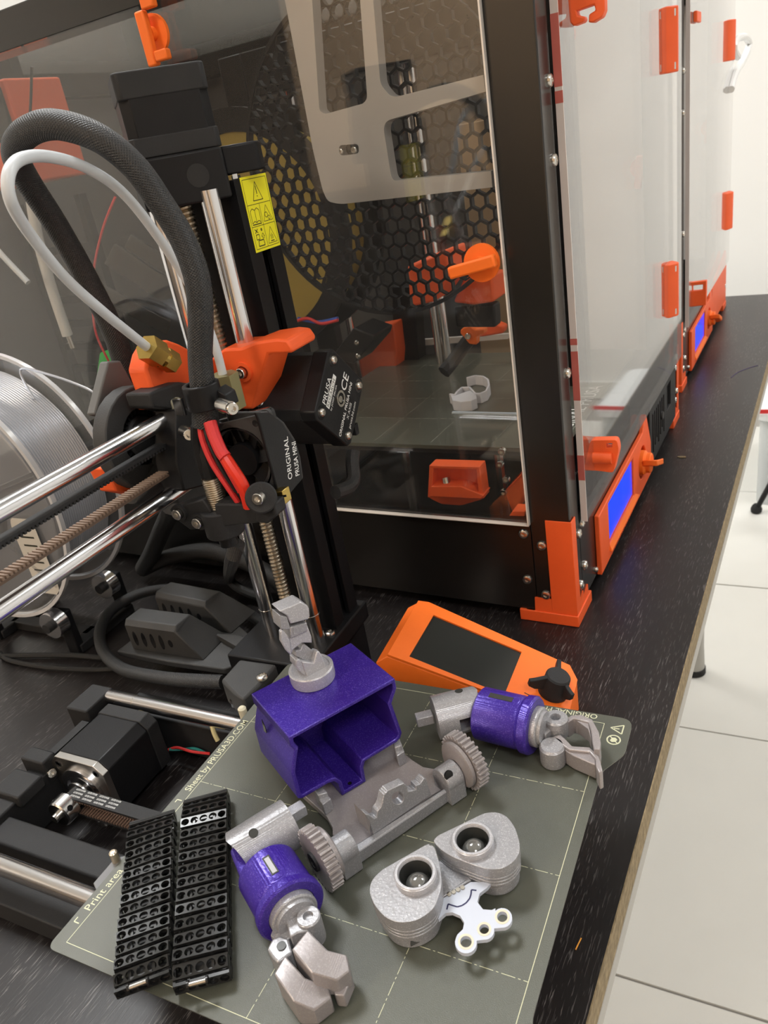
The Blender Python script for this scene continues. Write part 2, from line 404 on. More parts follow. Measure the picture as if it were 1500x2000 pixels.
def place(name, me, parent, pos, axis=(0, 0, 1), spin=0.0):
    """an alike piece: shares mesh data, own object"""
    o = bpy.data.objects.new(name, me); COL.objects.link(o); o.parent = parent
    x, y, d = frame_from(axis)
    M = Matrix((x, y, d)).transposed().to_4x4() @ Matrix.Rotation(spin, 4, 'Z'); M.translation = Vector(pos) * S
    o.matrix_basis = M
    return o
def inv_pt(root, p): return INV[root.name] @ Vector(p)
def inv_dir(root, d): return INV[root.name].to_3x3() @ Vector(d)

def screw_mesh(r, h):
    g = G(); n = 18
    prof = [(r, 0), (r, h * .25), (r * .86, h * .75), (r * .6, h), (r * .36, h), (r * .3, h * .55), (1e-6, h * .5)]
    g.lathe(prof, (0, 0, 0), (0, 0, 1), n)
    return mesh_of(g, 'screw', STEEL)
SCREW = screw_mesh(3.6, 2.0)
SCREW_S = screw_mesh(2.4, 1.8)
def cap_mesh(r, h):
    return mesh_of(G().lathe([(r, 0), (r, h * .9), (r * .9, h), (r * .5, h), (r * .46, h * .5), (1e-6, h * .5)], (0, 0, 0), (0, 0, 1), 18), 'bolt', STEEL)
BOLT = cap_mesh(2.75, 3.2)

def lettering(parent, text, size, origin, right, up, material, name='lettering', align='LEFT', bold=0.0, world=True, root=None, sx=1.0, lift=0.06, shear=0.0):
    """flat printed words: origin, reading direction and up direction in mm"""
    cu = bpy.data.curves.new('text', 'FONT'); cu.body = text; cu.size = size; cu.align_x = align; cu.extrude = 0.0; cu.offset = bold; cu.resolution_u = 3; cu.shear = shear
    o = bpy.data.objects.new('text', cu); COL.objects.link(o)
    dg = bpy.context.evaluated_depsgraph_get(); me = bpy.data.meshes.new_from_object(o.evaluated_get(dg))
    bpy.data.objects.remove(o)
    right = Vector(right).normalized(); up = Vector(up); up = (up - right * up.dot(right)).normalized(); nrm = right.cross(up)
    g = G()
    g.add([Vector(origin) + right * v.co.x * sx + up * v.co.y + nrm * lift for v in me.vertices], [tuple(p.vertices) for p in me.polygons])
    bpy.data.meshes.remove(me)
    return part(name, g, material, parent, world=world, root=root, flat=True)

def rrect(x0, x1, y0, y1, r, n=5):
    out = []
    for cx, cy, a0 in ((x1 - r, y1 - r, 0), (x0 + r, y1 - r, pi / 2), (x0 + r, y0 + r, pi), (x1 - r, y0 + r, 1.5 * pi)):
        for i in range(n + 1):
            a = a0 + pi / 2 * i / n; out.append((cx + r * cos(a), cy + r * sin(a)))
    return out
def circ(cx, cy, r, n=16, a0=0.0): return [(cx + r * cos(a0 + 2 * pi * i / n), cy + r * sin(a0 + 2 * pi * i / n)) for i in range(n)]
def roundpoly(pts, r, n=4):
    """2D polygon with rounded corners"""
    out = []; m = len(pts)
    for i in range(m):
        p, a, b = Vector(pts[i]), Vector(pts[i - 1]), Vector(pts[(i + 1) % m])
        ra = r[i] if isinstance(r, (list, tuple)) else r
        d1, d2 = (a - p), (b - p); ra = min(ra, d1.length * .45, d2.length * .45)
        if ra < 1e-3: out.append(tuple(p)); continue
        q1, q2 = p + d1.normalized() * ra, p + d2.normalized() * ra
        for k in range(n + 1):
            t = k / n; out.append(tuple(q1 * (1 - t) ** 2 + p * 2 * t * (1 - t) + q2 * t * t))
    return out

# ================================================================== THE ROOM
FZ = -DZ
g = G().box(-2400, 2600, -2600, 2900, FZ - 60, FZ - 3); floor = structure('floor', g, GROUT)
tile_me = mesh_of(G().box(-256.5, 256.5, -256.5, 256.5, -8, 0), 'tile', TILE)
for i in range(-4, 5):
    for j in range(-6, 6):
        cx, cy = 108 + 516 * i, 830 + 517 * j
        if -2400 < cx - 258 and cx + 258 < 2600 and cy - 258 > -2600 and cy + 258 < 2900:
            place('tile', tile_me, floor, (cx, cy, FZ + random.Random(i * 31 + j).uniform(-.4, .2)))
CZ = CEIL / S - DZ
structure('ceiling', G().box(-2400, 2600, -2600, 2900, CZ, CZ + 60), mat('ceiling_paint', (0.8, 0.79, 0.77), 0.9))
structure('wall_back', G().box(-2400, 2600, 2900, 2980, FZ, CZ), WALLW)
structure('wall_left', G().box(-2480, -2400, -2600, 2900, FZ, CZ), WALLW)
structure('wall_right', G().box(2600, 2680, -2600, 2900, FZ, CZ), WALLW)
structure('wall_front', G().box(-2400, 2600, -2680, -2600, FZ, CZ), WALLB)
structure('baseboard_back', G().box(-2400, 2600, 2884, 2900, FZ, FZ + 70), TILE)
for i, (x, y, p, c) in enumerate(PANELS):
    t = thing('ceiling_light', 'square white ceiling light panel ' + ('above the desk', 'at the near right of the ceiling', 'at the far left of the ceiling', 'at the far right of the ceiling', 'added at the near left to brighten the warm wall')[i], 'lamp', (x / S, y / S, CZ), group='ceiling light panels')
    part('light_frame', G().holed([(-310, -310, -30), (310, -310, -30), (310, 310, -30), (-310, 310, -30)], [[(-290, -290, -30), (290, -290, -30), (290, 290, -30), (-290, 290, -30)]], (0, 0, 30)), WHITE, t)
    part('diffuser', G().box(-290, 290, -290, 290, -22, -4), LAMPMAT, t)
t = thing('cabinet', 'long low dark cabinet against the wall behind the photographer', 'cabinet', (-700, -2380, FZ))
part('body', G().box(-1400, 1400, -215, 200, 0, 900), CUPB, t)
for k in (-1, 1): part('door', G().box(min(0, k * 1395) + 3, max(0, k * 1395) - 3, 200, 218, 20, 890), CUPB, t)
t = thing('wardrobe', 'tall dark wardrobe in the corner behind the photographer', 'wardrobe', (-2265, -2290, FZ))
part('body', G().box(-130, 115, -300, 300, 0, 2150), CUPB, t)
part('door', G().box(115, 133, -295, 295, 20, 2140), CUPB, t)

# ================================================================== DESK
DA = 76.0
desk = thing('desk', 'long black-brown wooden desk with a raw chipboard edge, under the printers', 'desk', M=Matrix.Translation(E0) @ Matrix.Rotation(-TH, 4, 'Z'))
part('desktop', G().box(-900, DA - .6, -720, 985, -30, -.12), WOOD, desk)
part('raw_edge', G().box(DA - .6, DA, -720, 985, -19, -.15), CHIP, desk, label='raw chipboard edge strip of the desk')
part('edge_foil', G().box(DA - .6, DA + .3, -720, 985, -30, -19), LAMIN, desk, label='pale grey lower edge of the desk')
for (a, b) in ((-52, 922), (-820, 920), (-820, -600), (-52, -640)):
    lg = part('leg', G().cyl((a, b, 12), (a, b, -0), 1, n=8).xf(Matrix.Identity(4)) if False else G().lathe([(17, -748), (21, -735), (19, -680), (18, -30)], (a, b, 0), (0, 0, 1), 20), LAMIN, desk)
    part('rubber_foot', G().lathe([(20, -750), (23, -749), (23, -737), (19, -734)], (a, b, 0), (0, 0, 1), 20), RUBBER, lg, root=desk)
def dpt(u, v): p = at(u, v, z=-58); return p
for nm, (u, v), sz, lb in (('wood_chip', (1332, 893), (5.5, 2.2, .8), 'small pale wood crumb lying on the desk beside the near enclosure'),
                           ('paper_scrap', (698, 1207), (3.2, 1.4, .5), 'tiny white scrap on the desk between the tower and the orange control box')):
    p = dpt(u, v); g = G(); rd = random.Random(u)
    ring = [(sz[0] * cos(2 * pi * k / 9) * rd.uniform(.6, 1), sz[1] * sin(2 * pi * k / 9) * rd.uniform(.6, 1), 0) for k in range(9)]
    g.prism(ring, (0, 0, sz[2])); o = single(nm, g, CHIP if nm == 'wood_chip' else WHITE, lb, 'crumb'); o.location = p * S
p = at(1130, 1845, z=-58); o = single('orange_shaving', G().tube([(-.6, -3, .5), (0, 0, .7), (.5, 3, .5)], .3, 6), mat('shaving', (0.8, 0.35, 0.05), .6), 'tiny orange plastic shaving on the desk right of the steel sheet', 'crumb'); o.location = p * S
pen = single('pen_mark', G().tube([dpt(1428, 738) + Vector((0, 0, -.05)), dpt(1440, 728) + Vector((0, 0, -.05)), dpt(1462, 719) + Vector((0, 0, -.05)), dpt(1480, 714) + Vector((0, 0, -.05))], .5, 5), mat('violet_ink', (0.05, 0.03, 0.12), .6), 'thin violet pen line on the desktop near its far right edge', 'mark')

# things on the floor to the right
t = thing('storage_box', 'cloudy clear plastic storage box on the floor beyond the desk', 'box', (430, 2230, FZ))
part('tub', G().holed([(p[0], p[1], 0) for p in rrect(-225, 225, -190, 190, 30)], [[(p[0], p[1], 0) for p in rrect(-219, 219, -184, 184, 26)]], (0, 0, 250)), BOXCLR, t)
part('base', G().prism([(p[0], p[1], 1) for p in rrect(-219, 219, -184, 184, 26)], (0, 0, 4)), BOXCLR, t)
part('lid', G().prism([(p[0], p[1], 250) for p in rrect(-236, 236, -200, 200, 34)], (0, 0, 22)), mat('box_lid', (0.72, 0.74, 0.74), .4), t, bev=4)
part('red_rim', G().box(-237, 237, -202, -199, 275, 286), RED, t)
t = thing('tripod', 'thin black tripod stand in front of the clear storage box', 'stand', (330, 1900, FZ))
for k, (px_, py_) in enumerate(((-122, 92), (150, 60), (20, -150))):
    lg = part('leg', G().cyl((px_, py_, 9), (px_ * .1, py_ * .1, 330), 7, n=12), BLACK, t)
    part('rubber_foot', G().lathe([(9, 0), (14, 4), (15, 12), (11, 22), (7, 26)], (px_, py_, 0), (0, 0, 1), 14), RUBBER, lg)
part('hub', G().cyl((0, 0, 310), (0, 0, 350), 24), BLACK, t)
part('centre_column', G().cyl((0, 0, 350), (0, 0, 520), 10), BLACK, t)

# ================================================================== ENCLOSURES
def latch(parent, c, nrm, along, up_len, name='latch', disc=9.5):
    """turning catch: disc on the pane, bar across it; c centre, nrm outward, along = bar direction (parent's frame)"""
    c, nrm, along = Vector(c), Vector(nrm).normalized(), Vector(along).normalized(); s_ = nrm.cross(along)
    o = part(name, G().obox(c + nrm * 9 - along * up_len * .1, along * up_len * .5, s_ * 3.6, nrm * 2.6), ORANGE2, parent, bev=1.2)
    part('latch_disc', G().lathe([(disc, 0), (disc, 2.4), (4, 2.8), (4, 7)], c, nrm, 28), ORANGE2, o)
    return o
def clip(parent, u0, c, w, h):
    """orange panel clip gripping the door's edge: C-shaped plate with a roller"""
    y, z = c
    out = roundpoly([(-w, -h), (-w * .2, -h), (-w * .2, -h * .45), (-w * .5, -h * .45), (-w * .5, h * .1), (w * .5, h * .1), (w * .5, -h * .45), (w * .2, -h * .45), (w * .2, -h), (w, -h), (w, h), (-w, h)], 1.2, 3)
    o = part('clip', G().prism([(u0, y + q[0], z + q[1]) for q in out], (3.4, 0, 0)), ORANGE, parent, bev=.4)
    part('clip_roller', G().cyl((u0 + 3.2, y - w * .45, z + h * .3), (u0 + 3.2, y + w * .45, z + h * .3), 4, n=20), ORANGE, o)
    return o
def hinge(parent, y, z0, z1, w=11):
    """printed door hinge: two leaves folding on a ridge, with screw recesses"""
    o = part('hinge', G().prism([(2, y - w, z0), (7, y - w * .8, z0), (13, y - 2, z0), (13, y + 2, z0), (7, y + w * .8, z0), (2, y + w, z0)], (0, 0, z1 - z0)), ORANGE, parent, bev=1.0)
    for z in (z0 + (z1 - z0) * .1, z0 + (z1 - z0) * .9):
        for k, m_ in ((6.4, BLACK), (3.6, STEEL)): part('screw_slot', G().obox((13.9 - k * .95, y - k, z), (.5, .5, 0), (.9, -.9, 0), (0, 0, 2.6)), m_, o)
    return o
def enclosure(name, label, off, depth, near):
    M = Matrix.Translation(E0 + EY * off[1] + EX * off[0]) @ Matrix.Rotation(-TH, 4, 'Z')
    t = thing(name, label, 'enclosure', M=M)
    W, H, D = 640.0, 452.0, depth
    # frame: four posts and eight rails of bent black sheet
    for (a0, a1, b0, b1) in ((-28, 0, 0, 20), (-W, -W + 28, 0, 20), (-28, 0, D - 20, D), (-W, -W + 28, D - 20, D)):
        part('post', G().box(a0, a1, b0, b1, 9, H), POWDER, t, bev=1.0)
    for (a0, a1, b0, b1) in ((-W + 28, -28, 0, 22), (-W + 28, -28, D - 22, D), (-22, 0, 20, D - 20), (-W, -W + 22, 20, D - 20)):
        part('top_rail', G().box(a0, a1, b0, b1, 428, H), POWDER, t, bev=1.0)
    part('side_skirt', G().box(-W + 28, -28, 0, 3, 9, 79), POWDER, t)
    part('front_skirt', G().box(-4, 0, 20, D - 20, 9, 71), POWDER, t)
    part('floor_tray', G().box(-W + 4, -4, 4, D - 4, 9, 12), POWDER, t)
    part('back_panel', G().box(-W, -W + 3, 20, D - 20, 12, 428), GREYIN, t)
    part('far_side_panel', G().box(-W + 28, -125, D - 3, D - .5, 79, 428), GREYIN, t)
    part('far_side_pane', G().box(-125, -28, D - 3, D - .5, 79, 428), PALEIN, t, label='pale far side panel')
    part('side_skirt', G().box(-W + 28, -28, D - 3, D, 9, 79), POWDER, t)
    part('roof_panel', G().box(-W + 22, -22, 22, D - 22, 446, 450), DIMPANE, t, label='unseen roof pane tinted to dim the inside')  # roof out of view; its tint is added to cut the light inside
    # clear panes
    p = part('side_pane', G().box(-W + 29, -27.3, -3.5, -.4, 79.6, 427.5), PANE, t, label='clear acrylic side pane')
    part('pane_edge', G().box(-28.2, -27.3, -4.2, -.4, 79, 427.5), EDGE, p)
    part('pane_edge', G().box(-W + 29, -27.3, -4.2, -.4, 79, 79.7), EDGE, p)
    d = part('door', G().box(1.5, 5.5, 21.6, D - 8, 73, 447), DOORPANE, t, label='scuffed clear acrylic door')
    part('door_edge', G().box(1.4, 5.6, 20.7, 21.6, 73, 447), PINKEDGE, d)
    for z_ in () if not near else ((338, 372), (330, 336), (392, 446), (160, 192), (196, 200), (104, 122)): part('edge_refraction', G().box(1.3, 5.7, 20.6, 21.0, z_[0], z_[1]), REFREDGE, d)  # orange clips refracted in the pane edge, painted on as red strips
    # corner feet
    for (sx, sy, b0) in ((1, 1, 0), (1, -1, D)):
        def cf(x, y): return (x, b0 + sy * y)
        f = part('corner_foot', G().prism([(*cf(-41, -2), 0), (*cf(2, -2), 0), (*cf(2, 34), 0), (*cf(-3, 34), 0), (*cf(-3, 5), 0), (*cf(-41, 5), 0)], (0, 0, 9)), ORANGE, t, bev=.6)
        part('corner_guard', G().prism([(*cf(-17, -1), 9), (*cf(1.2, -1), 9), (*cf(1.2, 8.5), 9), (*cf(.1, 8.5), 9), (*cf(.1, 0), 9), (*cf(-17, 0), 9)], (0, 0, 74)), ORANGE, f, bev=.4)
        part('foot_web', G().prism([(-36, b0 - sy * .9, 9), (-16, b0 - sy * .9, 9), (-16, b0 - sy * .9, 20), (-29, b0 - sy * .9, 20), (-29.5, b0 - sy * .9, 9)], (0, sy * 1.2, 0)), ORANGE, f)
        part('foot_web', G().prism([(1, b0 + sy * 8, 9), (1, b0 + sy * 29, 9), (1, b0 + sy * 29, 17), (1, b0 + sy * 17, 12), (1, b0 + sy * 17, 19), (1, b0 + sy * 8, 14)], (-1.2, 0, 0)), ORANGE, f)
    f = part('corner_foot', G().box(-W - 2, -W + 41, -2, 34, 0, 9), ORANGE, t, bev=.6)
    part('corner_foot', G().box(-W - 2, -W + 41, D - 34, D + 2, 0, 9), ORANGE, t, bev=.6)
    # screws
    for (a, c) in ((-33.0, 71), (-20.8, 63), (-33.5, 34), (-20.8, 23)): place('screw', SCREW, t, (a, -.1 if a > -28 else 0, c), (0, -1, 0))
    for (b, c) in ((26, 75.5 - 7), (17, 65), (27, 34), (15, 25), (16, 341.7), (15.1, 302.4), (15.1, 180)): place('screw', SCREW, t, (0, b, c), (1, 0, 0))
    for (b, c) in ((D - 9, 72), (D - 16, 62), (D - 8, 34), (D - 16, 26), (55, 14)): place('screw', SCREW_S if b == 55 else SCREW, t, (0, b, c), (1, 0, 0))
    # control panel on the front
    P = [(58, 55), (185, 55), (247, 66), (247, 36), (247, 6), (58, -0 + 8)]
    win = [(86, 15), (182, 15), (182, 52), (86, 52)]
    c = part('control_panel', G().holed([(0, *q) for q in ((57, 8), (246, 8), (246, 40), (228, 73), (222, 73), (212, 61), (57, 58))], [[(0, *q) for q in ((84, 20), (172, 20), (172, 55), (84, 55))], [(0, *q) for q in circ(208, 35, 15, 20)]], (4, 0, 0)), ORANGE, t, bev=.8, label='orange control panel')
    part('screen_bezel', G().box(.5, 1.6, 83, 173, 19, 56), PURP_EDGE, c)
    part('screen', G().box(1.5, 2.4, 86, 171, 21.5, 54.5), SCREEN, c, label='glowing blue screen')
    part('screen_sill', G().prism([(3.9, 84, 19.5), (6, 82, 15), (6, 184, 15), (3.9, 176, 19.5)], (-3, 0, 0)), ORANGE2, c)
    k = part('knob', G().lathe([(11, 1), (11, 6), (9, 8), (9, 11), (8, 12)], (0, 208, 35), (1, 0, 0), 26), ORANGE2, c)
    part('knob_wing', G().prism([(6, 196, 42), (14, 194, 44), (19, 196, 43), (19, 224, 33), (14, 226, 30), (6, 218, 32)], (0, 1, -6)), ORANGE2, k, bev=1)
    lettering(c, 'ORIGINAL PRUSA i3 MK3', 6.0, (4, 86, 8.4), (0, 1, 0), (0, 0, 1), mat('engraved_orange', (0.5, 0.05, 0.012), .6), world=False, sx=1.0)
    if near:
        v = part('vent_panel', G().holed([(0, *q) for q in ((250, 12), (385, 12), (385, 71), (250, 71))], [[(0, *q) for q in ((336, 36), (358, 36), (358, 62), (336, 62))]], (2.5, 0, 0)), BLACKM, t, bev=.5, label='black front plate with a card slot')
        part('slot_floor', G().box(-1, .4, 335, 359, 35, 63), BLACKG, v)
        for q in range(7): part('vent_rib', G().box(2.4, 3.4, 262 + q * 9, 265 + q * 9, 22 + (q % 3) * 4, 60), BLACKM, v)
        part('plate_screw', G().cyl((2, 302, 44), (5, 302, 44), 4, n=16), GREYBLK, v)
    else:
        part('side_panel', G().prism([(0, 240, 14), (0, 395, 14), (0, 395, 92), (0, 365, 86), (0, 246, 70)], (3, 0, 0)), ORANGE, t, bev=.5, label='tall orange front plate')
    return t, W, H, D
e1, W1, H1, D1 = enclosure('printer_enclosure', 'near black printer enclosure with clear panes and orange corner foot', (0, 0), 412.0, True)
e2, W2, H2, D2 = enclosure('printer_enclosure', 'far black printer enclosure standing behind the near one on the desk', (-10, 497), 420.0, False)
# door furniture, placed along the near and far doors
def pane_clip(parent, outer, hole, b0, off=0.0, dp=7):
    """C-shaped clip standing across the door pane, facing the near side"""
    f_ = lambda q: (lambda p: (p.x + (10 if off else 0), p.y - off, p.z))(ate(*q, b=b0 + off))
    o = part('clip', G().holed([f_(q) for q in outer], [[f_(q) for q in h] for h in hole], (0, dp, 0)), ORANGE, parent, bev=.8)
    return o
o_ = pane_clip(e1, roundpoly([(1140, 918), (1153, 860), (1205, 859), (1209, 880), (1198, 924), (1170, 920)], 7, 3), [[(1184, 866), (1196, 866), (1195, 874), (1184, 875)]], 46)
p = ate(1172, 892, b=45); part('clip_roller', G().cyl((p.x - 5, 45.6, p.z - 1), (p.x + 8, 45.6, p.z - 1), 4, n=22), ORANGE, o_)
pane_clip(e1, [(1106, -30), (1113, 44), (1120, 51), (1138, 44), (1142, 40), (1141, 32), (1128, 30), (1125, 21), (1160, 9), (1163, 20), (1150, 28), (1149, 44), (1158, 44), (1176, 33), (1181, 20), (1180, -30)], [], 46)
pane_clip(e2, [(1349, 552), (1380, 548), (1379, 596), (1348, 600)], [[(1353, 558), (1373, 556), (1372, 567), (1353, 569)]], 46, 497)
for (u, v0, v1) in ((1322, 10, 140), (1323, 512, 616)):
    a, b = ate(u, v0, a=12), ate(u, v1, a=12); hinge(e1, a.y, b.z, a.z, 13 if v0 < 100 else 12.5)
for (u, v0, v1) in ((1436, 37, 117), (1431, 374, 443)):
    p0 = ate(u, v0, a=2); p1 = ate(u, v1, a=2); hinge(e2, p0.y - 497, p1.z, p0.z, 19)
c = ate(1366, 32, a=0); o = part('clip', G().box(6, 10, c.y - 497 - 14, c.y - 497 + 14, c.z - 5, c.z + 5), ORANGE, e2, bev=1)
for (u, v, al) in ((1252, 328, (.1, 0, 1)), (1104, 70, (1, 0, .2))):
    c = ate(u, v, b=D1 - 4); latch(e1, (c.x, D1 - 3, c.z), (0, -1, 0), al, 30, 'inner_latch', 10)
c = ate(1384, 250, b=497 + D2 - 4); latch(e2, (c.x + 10, D2 - 3, c.z), (0, -1, 0), (.1, 0, 1), 34, 'inner_latch', 11)
# turning latches on the near side pane
c = ate(936, 516, b=-9); latch(e1, (c.x, -3.6, c.z), (0, -1, 0), (.985, 0, .17), 30, 'latch', 11)
c = ate(302, 66, b=-5); latch(e1, (c.x, -3.6, c.z), (0, -1, 0), (-.02, 0, 1), 30, 'latch', 11)
c = ate(292, 52, b=-14)
part('latch_hook', G().obox((c.x + 3, -13, c.z + 12), (5, 0, 0), (0, 2.6, 0), (0, 0, 3)), ORANGE2, e1, bev=1)
part('latch_hook', G().obox((c.x + 4, -13, c.z - 16), (5, 0, 0), (0, 2.6, 0), (0, 0, 3)), ORANGE2, e1, bev=1)
# bracket and honeycomb grille mounted behind the near side pane
def eo(pts, b): return [Vector(ate(u, v, b=b)) for u, v in pts]
def eo_round(pts, b, r):
    q = [ate(u, v, b=b) for u, v in pts]; return [(x, b, z) for x, z in roundpoly([(p.x, p.z) for p in q], r, 5)]
BB = 5.0
out = eo_round([(520, -150), (545, -60), (611, 293), (630, 372), (640, 394), (665, 399), (962, 366), (959, 334), (770, 353), (764, 345), (747, 238), (949, 179), (944, 146), (774, 189), (762, 187), (743, 165), (729, 0), (705, -150)], BB, [0, 0, 0, 6, 10, 8, 0, 0, 6, 3, 6, 0, 0, 8, 8, 3, 0, 0])
hole = eo_round([(605, -70), (624, 216), (634, 223), (710, 202), (717, 192), (698, -70)], BB, [1, 4, 4, 4, 4, 1])
slot = eo_round([(661, 284), (700, 281), (701, 300), (663, 305)], BB, 4)
br = part('fan_bracket', G().holed(out, [hole, slot], (0, 9, 0)), GREYPLATE, e1, bev=.7, label='frosted grey bracket plate behind the side pane')
for (u, v) in ((667, 295), (694, 292)):
    p = ate(u, v, b=8); place('screw', SCREW_S, br, (p.x, 7, p.z), (0, -1, 0))
gc = ate(735, 310, b=22); R = 97.0
gr = part('honeycomb_rim', G().ring((gc.x, 19, gc.z), (gc.x, 24, gc.z), R, R - 2.4, 72), BLACK, e1)
cell = 5.4; hexme = mesh_of(G().lathe([(cell + .1, 0), (cell + .1, 4.2), (cell - .85, 4.2), (cell - .85, 0)], (0, 0, 0), (0, 0, 1), 6, True), 'honeycomb_cell', BLACK, flat=True)
hc = []
for i in range(-13, 14):
    for j in range(-12, 13):
        x = (j + .5 * (i % 2)) * cell * math.sqrt(3); z = i * cell * 1.5
        if x * x + z * z < (R - cell * .8) ** 2: hc.append((x, z))
hc.sort(key=lambda q: (q[0] - 20) ** 2 + (q[1] + 10) ** 2)
for x, z in hc[:300]:
    o = place('honeycomb_cell', hexme, gr, (gc.x + x, 19.4, gc.z + z), (0, 1, 0), 0.0)
if hc[300:]:
    g = G()
    for x, z in hc[300:]:
        g.add(*(lambda q: (q.v, q.f))(G().lathe([(cell + .1, 0), (cell + .1, 4.2), (cell - .85, 4.2), (cell - .85, 0)], (gc.x + x, 19.4, gc.z + z), (0, 1, 0), 6, True)))
    part('honeycomb_edge', g, BLACK, gr, flat=True, kind='stuff')
# white hook by the far enclosure
hp = [ate(u, v, a=8) for u, v in ((1443, 172), (1452, 140), (1468, 110), (1477, 84), (1470, 70), (1455, 73), (1449, 92), (1456, 108))]
wh = part('cable_hook', G().tube([(8, p.y - 497, p.z) for p in hp], 5, 10), WHITE, e2, label='white cable hook')

# ================================================================== THE PRINTER INSIDE THE NEAR ENCLOSURE
mk = thing('printer', 'black and orange printer standing inside the near enclosure', 'printer', M=Matrix.Translation(E0) @ Matrix.Rotation(-TH, 4, 'Z'))
BZ = 114.0
part('base_frame', G().box(-330, -40, 40, 70, 14, 46).box(-330, -40, 330, 360, 14, 46).box(-330, -300, 70, 330, 14, 46).box(-70, -40, 70, 330, 14, 46), BLACK, mk, bev=1)
part('heatbed', G().box(-272, -22, 52, 290, BZ - 8, BZ - 3), BLACKM, mk)
for a in (-230, -150, -70):
    part('bed_post', G().cyl((a, 60, 46), (a, 60, BZ - 8), 4, n=10), STEEL, mk); part('bed_post', G().cyl((a, 280, 46), (a, 280, BZ - 8), 4, n=10), STEEL, mk)
ms = part('steel_sheet', G().box(-276, -18, 48, 294, BZ - 3, BZ), SHEET, mk, label='olive steel sheet with pale dashed grid')
g = G()
for k in range(6):
    x = -272 + 50 * k
    for q in range(30): g.box(x - .25, x + .25, 54 + q * 8, 54 + q * 8 + 5, BZ, BZ + .08)
for k in range(1, 5):
    y = 54 + 50 * k
    for q in range(31): g.box(-272 + q * 8, -272 + q * 8 + 5, y - .25, y + .25, BZ, BZ + .08)
g.box(-20.6, -20, 50, 292, BZ, BZ + .08); part('printed_grid', g, mat('faded_ink', (0.26, 0.26, 0.22), .6), ms, kind='stuff')
lettering(ms, 'ORIGINAL PRUSA', 16, (-22, 60, BZ), (0, 1, 0), (-1, 0, 0), INK, world=False)
part('gantry_frame', G().box(-345, -320, 185, 200, 14, 415).box(-60, -35, 185, 200, 14, 415).box(-320, -60, 185, 200, 380, 415), BLACK, mk, bev=1)
for (u, v) in ((846, 600), (862, 600)):
    p = ate(u, v, b=260); part('smooth_rod', G().cyl((p.x, 260, 40), (p.x, 260, 400), 4, n=16), CHROME, mk)
for (a, b) in ((-300, 250), (-310, 235)): part('smooth_rod', G().cyl((a, b, 40), (a, b, 400), 4, n=16), CHROME, mk)
o1 = [(728, 640), (768, 632), (775, 690), (772, 738), (700, 742), (690, 700)]
part('power_supply_cover', G().prism([ate(u, v, b=255) for u, v in o1], (0, 22, 0)), ORANGE, mk, bev=1.5, label='orange cover')
part('frame_upright', G().prism([ate(u, v, b=275) for u, v in ((765, 560), (808, 560), (818, 712), (770, 730))], (0, 20, 0)), BLACK, mk, bev=1)
m_ = [(645, 700), (690, 640), (732, 655), (728, 668), (690, 712)]
mm = part('extruder_motor', G().prism([ate(u, v, b=105) for u, v in m_], (0, 34, 0)), BLACK, mk, bev=1.5)
for (u, v) in ((697, 669), (699, 695)):
    p = ate(u, v, b=105); place('screw', SCREW_S, mm, (p.x, 105, p.z), (0, -1, 0))
part('extruder_body', G().prism([ate(u, v, b=150) for u, v in ((885, 590), (905, 545), (960, 540), (965, 590), (925, 596), (890, 592))], (0, 30, 0)), ORANGE, mk, bev=2)
part('extruder_fan', G().prism([ate(u, v, b=155) for u, v in ((885, 600), (965, 595), (968, 640), (890, 640))], (0, 15, 0)), BLACK, mk, bev=2)
part('print_head', G().prism([ate(u, v, b=120) for u, v in ((795, 520), (870, 490), (880, 540), (845, 590), (800, 600))], (0, 40, 0)), ORANGE, mk, bev=2)
part('axis_holder', G().prism([ate(u, v, b=250) for u, v in ((925, 645), (965, 630), (985, 638), (982, 652), (930, 660))], (0, 12, 0)), ORANGE, mk, bev=2)
kn = ate(915, 655, b=200)
part('swing_arm', G().tube([ate(915, 664, b=200), ate(885, 705, b=190), ate(868, 735, b=180) + Vector((0, 0, 4))], 6.5, 8), BLACKM, mk, flat=False)
kk = part('wing_knob', G().prism([ate(u, v, b=190) for u, v in ((899, 645), (905, 640), (917, 637), (928, 644), (945, 643), (946, 652), (931, 657), (930, 674), (916, 672), (905, 658), (899, 652))], (0, 9, 0)), ORANGE2, mk, bev=1)
p = ate(915, 656, b=189); place('bolt', BOLT, kk, (p.x, 189.5, p.z), (0, -1, 0))
part('rail_strip', G().prism([ate(u, v, b=300) for u, v in ((815, 664), (992, 652), (992, 662), (815, 676))], (0, 4, 0)), EDGE, mk)
ob = ate(890, 950, b=34)
q = roundpoly([(840, 912), (935, 914), (944, 975), (900, 988), (862, 985), (836, 972)], 6, 3)
fo = part('bed_corner', G().prism([ate(u, v, b=30) for u, v in q], (0, 3, 0)).prism([ate(u, v, b=18) for u, v in ((838, 970), (940, 975), (945, 968), (900, 950), (842, 950))], (0, 14, 0)).prism([ate(u, v, b=20) for u, v in ((838, 912), (846, 914), (843, 972), (835, 972))], (0, 12, 0)).prism([ate(u, v, b=20) for u, v in ((930, 914), (937, 916), (945, 974), (935, 975))], (0, 12, 0)).prism([ate(u, v, b=20) for u, v in ((838, 909), (936, 912), (937, 918), (838, 915))], (0, 12, 0)), ORANGE, mk, bev=.6, label='orange printed corner holder')
part('corner_rod', G().cyl(ate(870, 933, b=27), ate(876, 957, b=24), 3.2, n=14), STEEL, fo)
part('drive_plate', G().box(-36, -30, 40, 46, 14, 100), BLACK, mk)
for k, (u, v) in enumerate(((982, 880), (978, 905), (990, 935), (985, 960))):
    p = ate(u, v, b=38); place('bolt', BOLT, mk, (p.x, 38, p.z), (0, -1, 0))
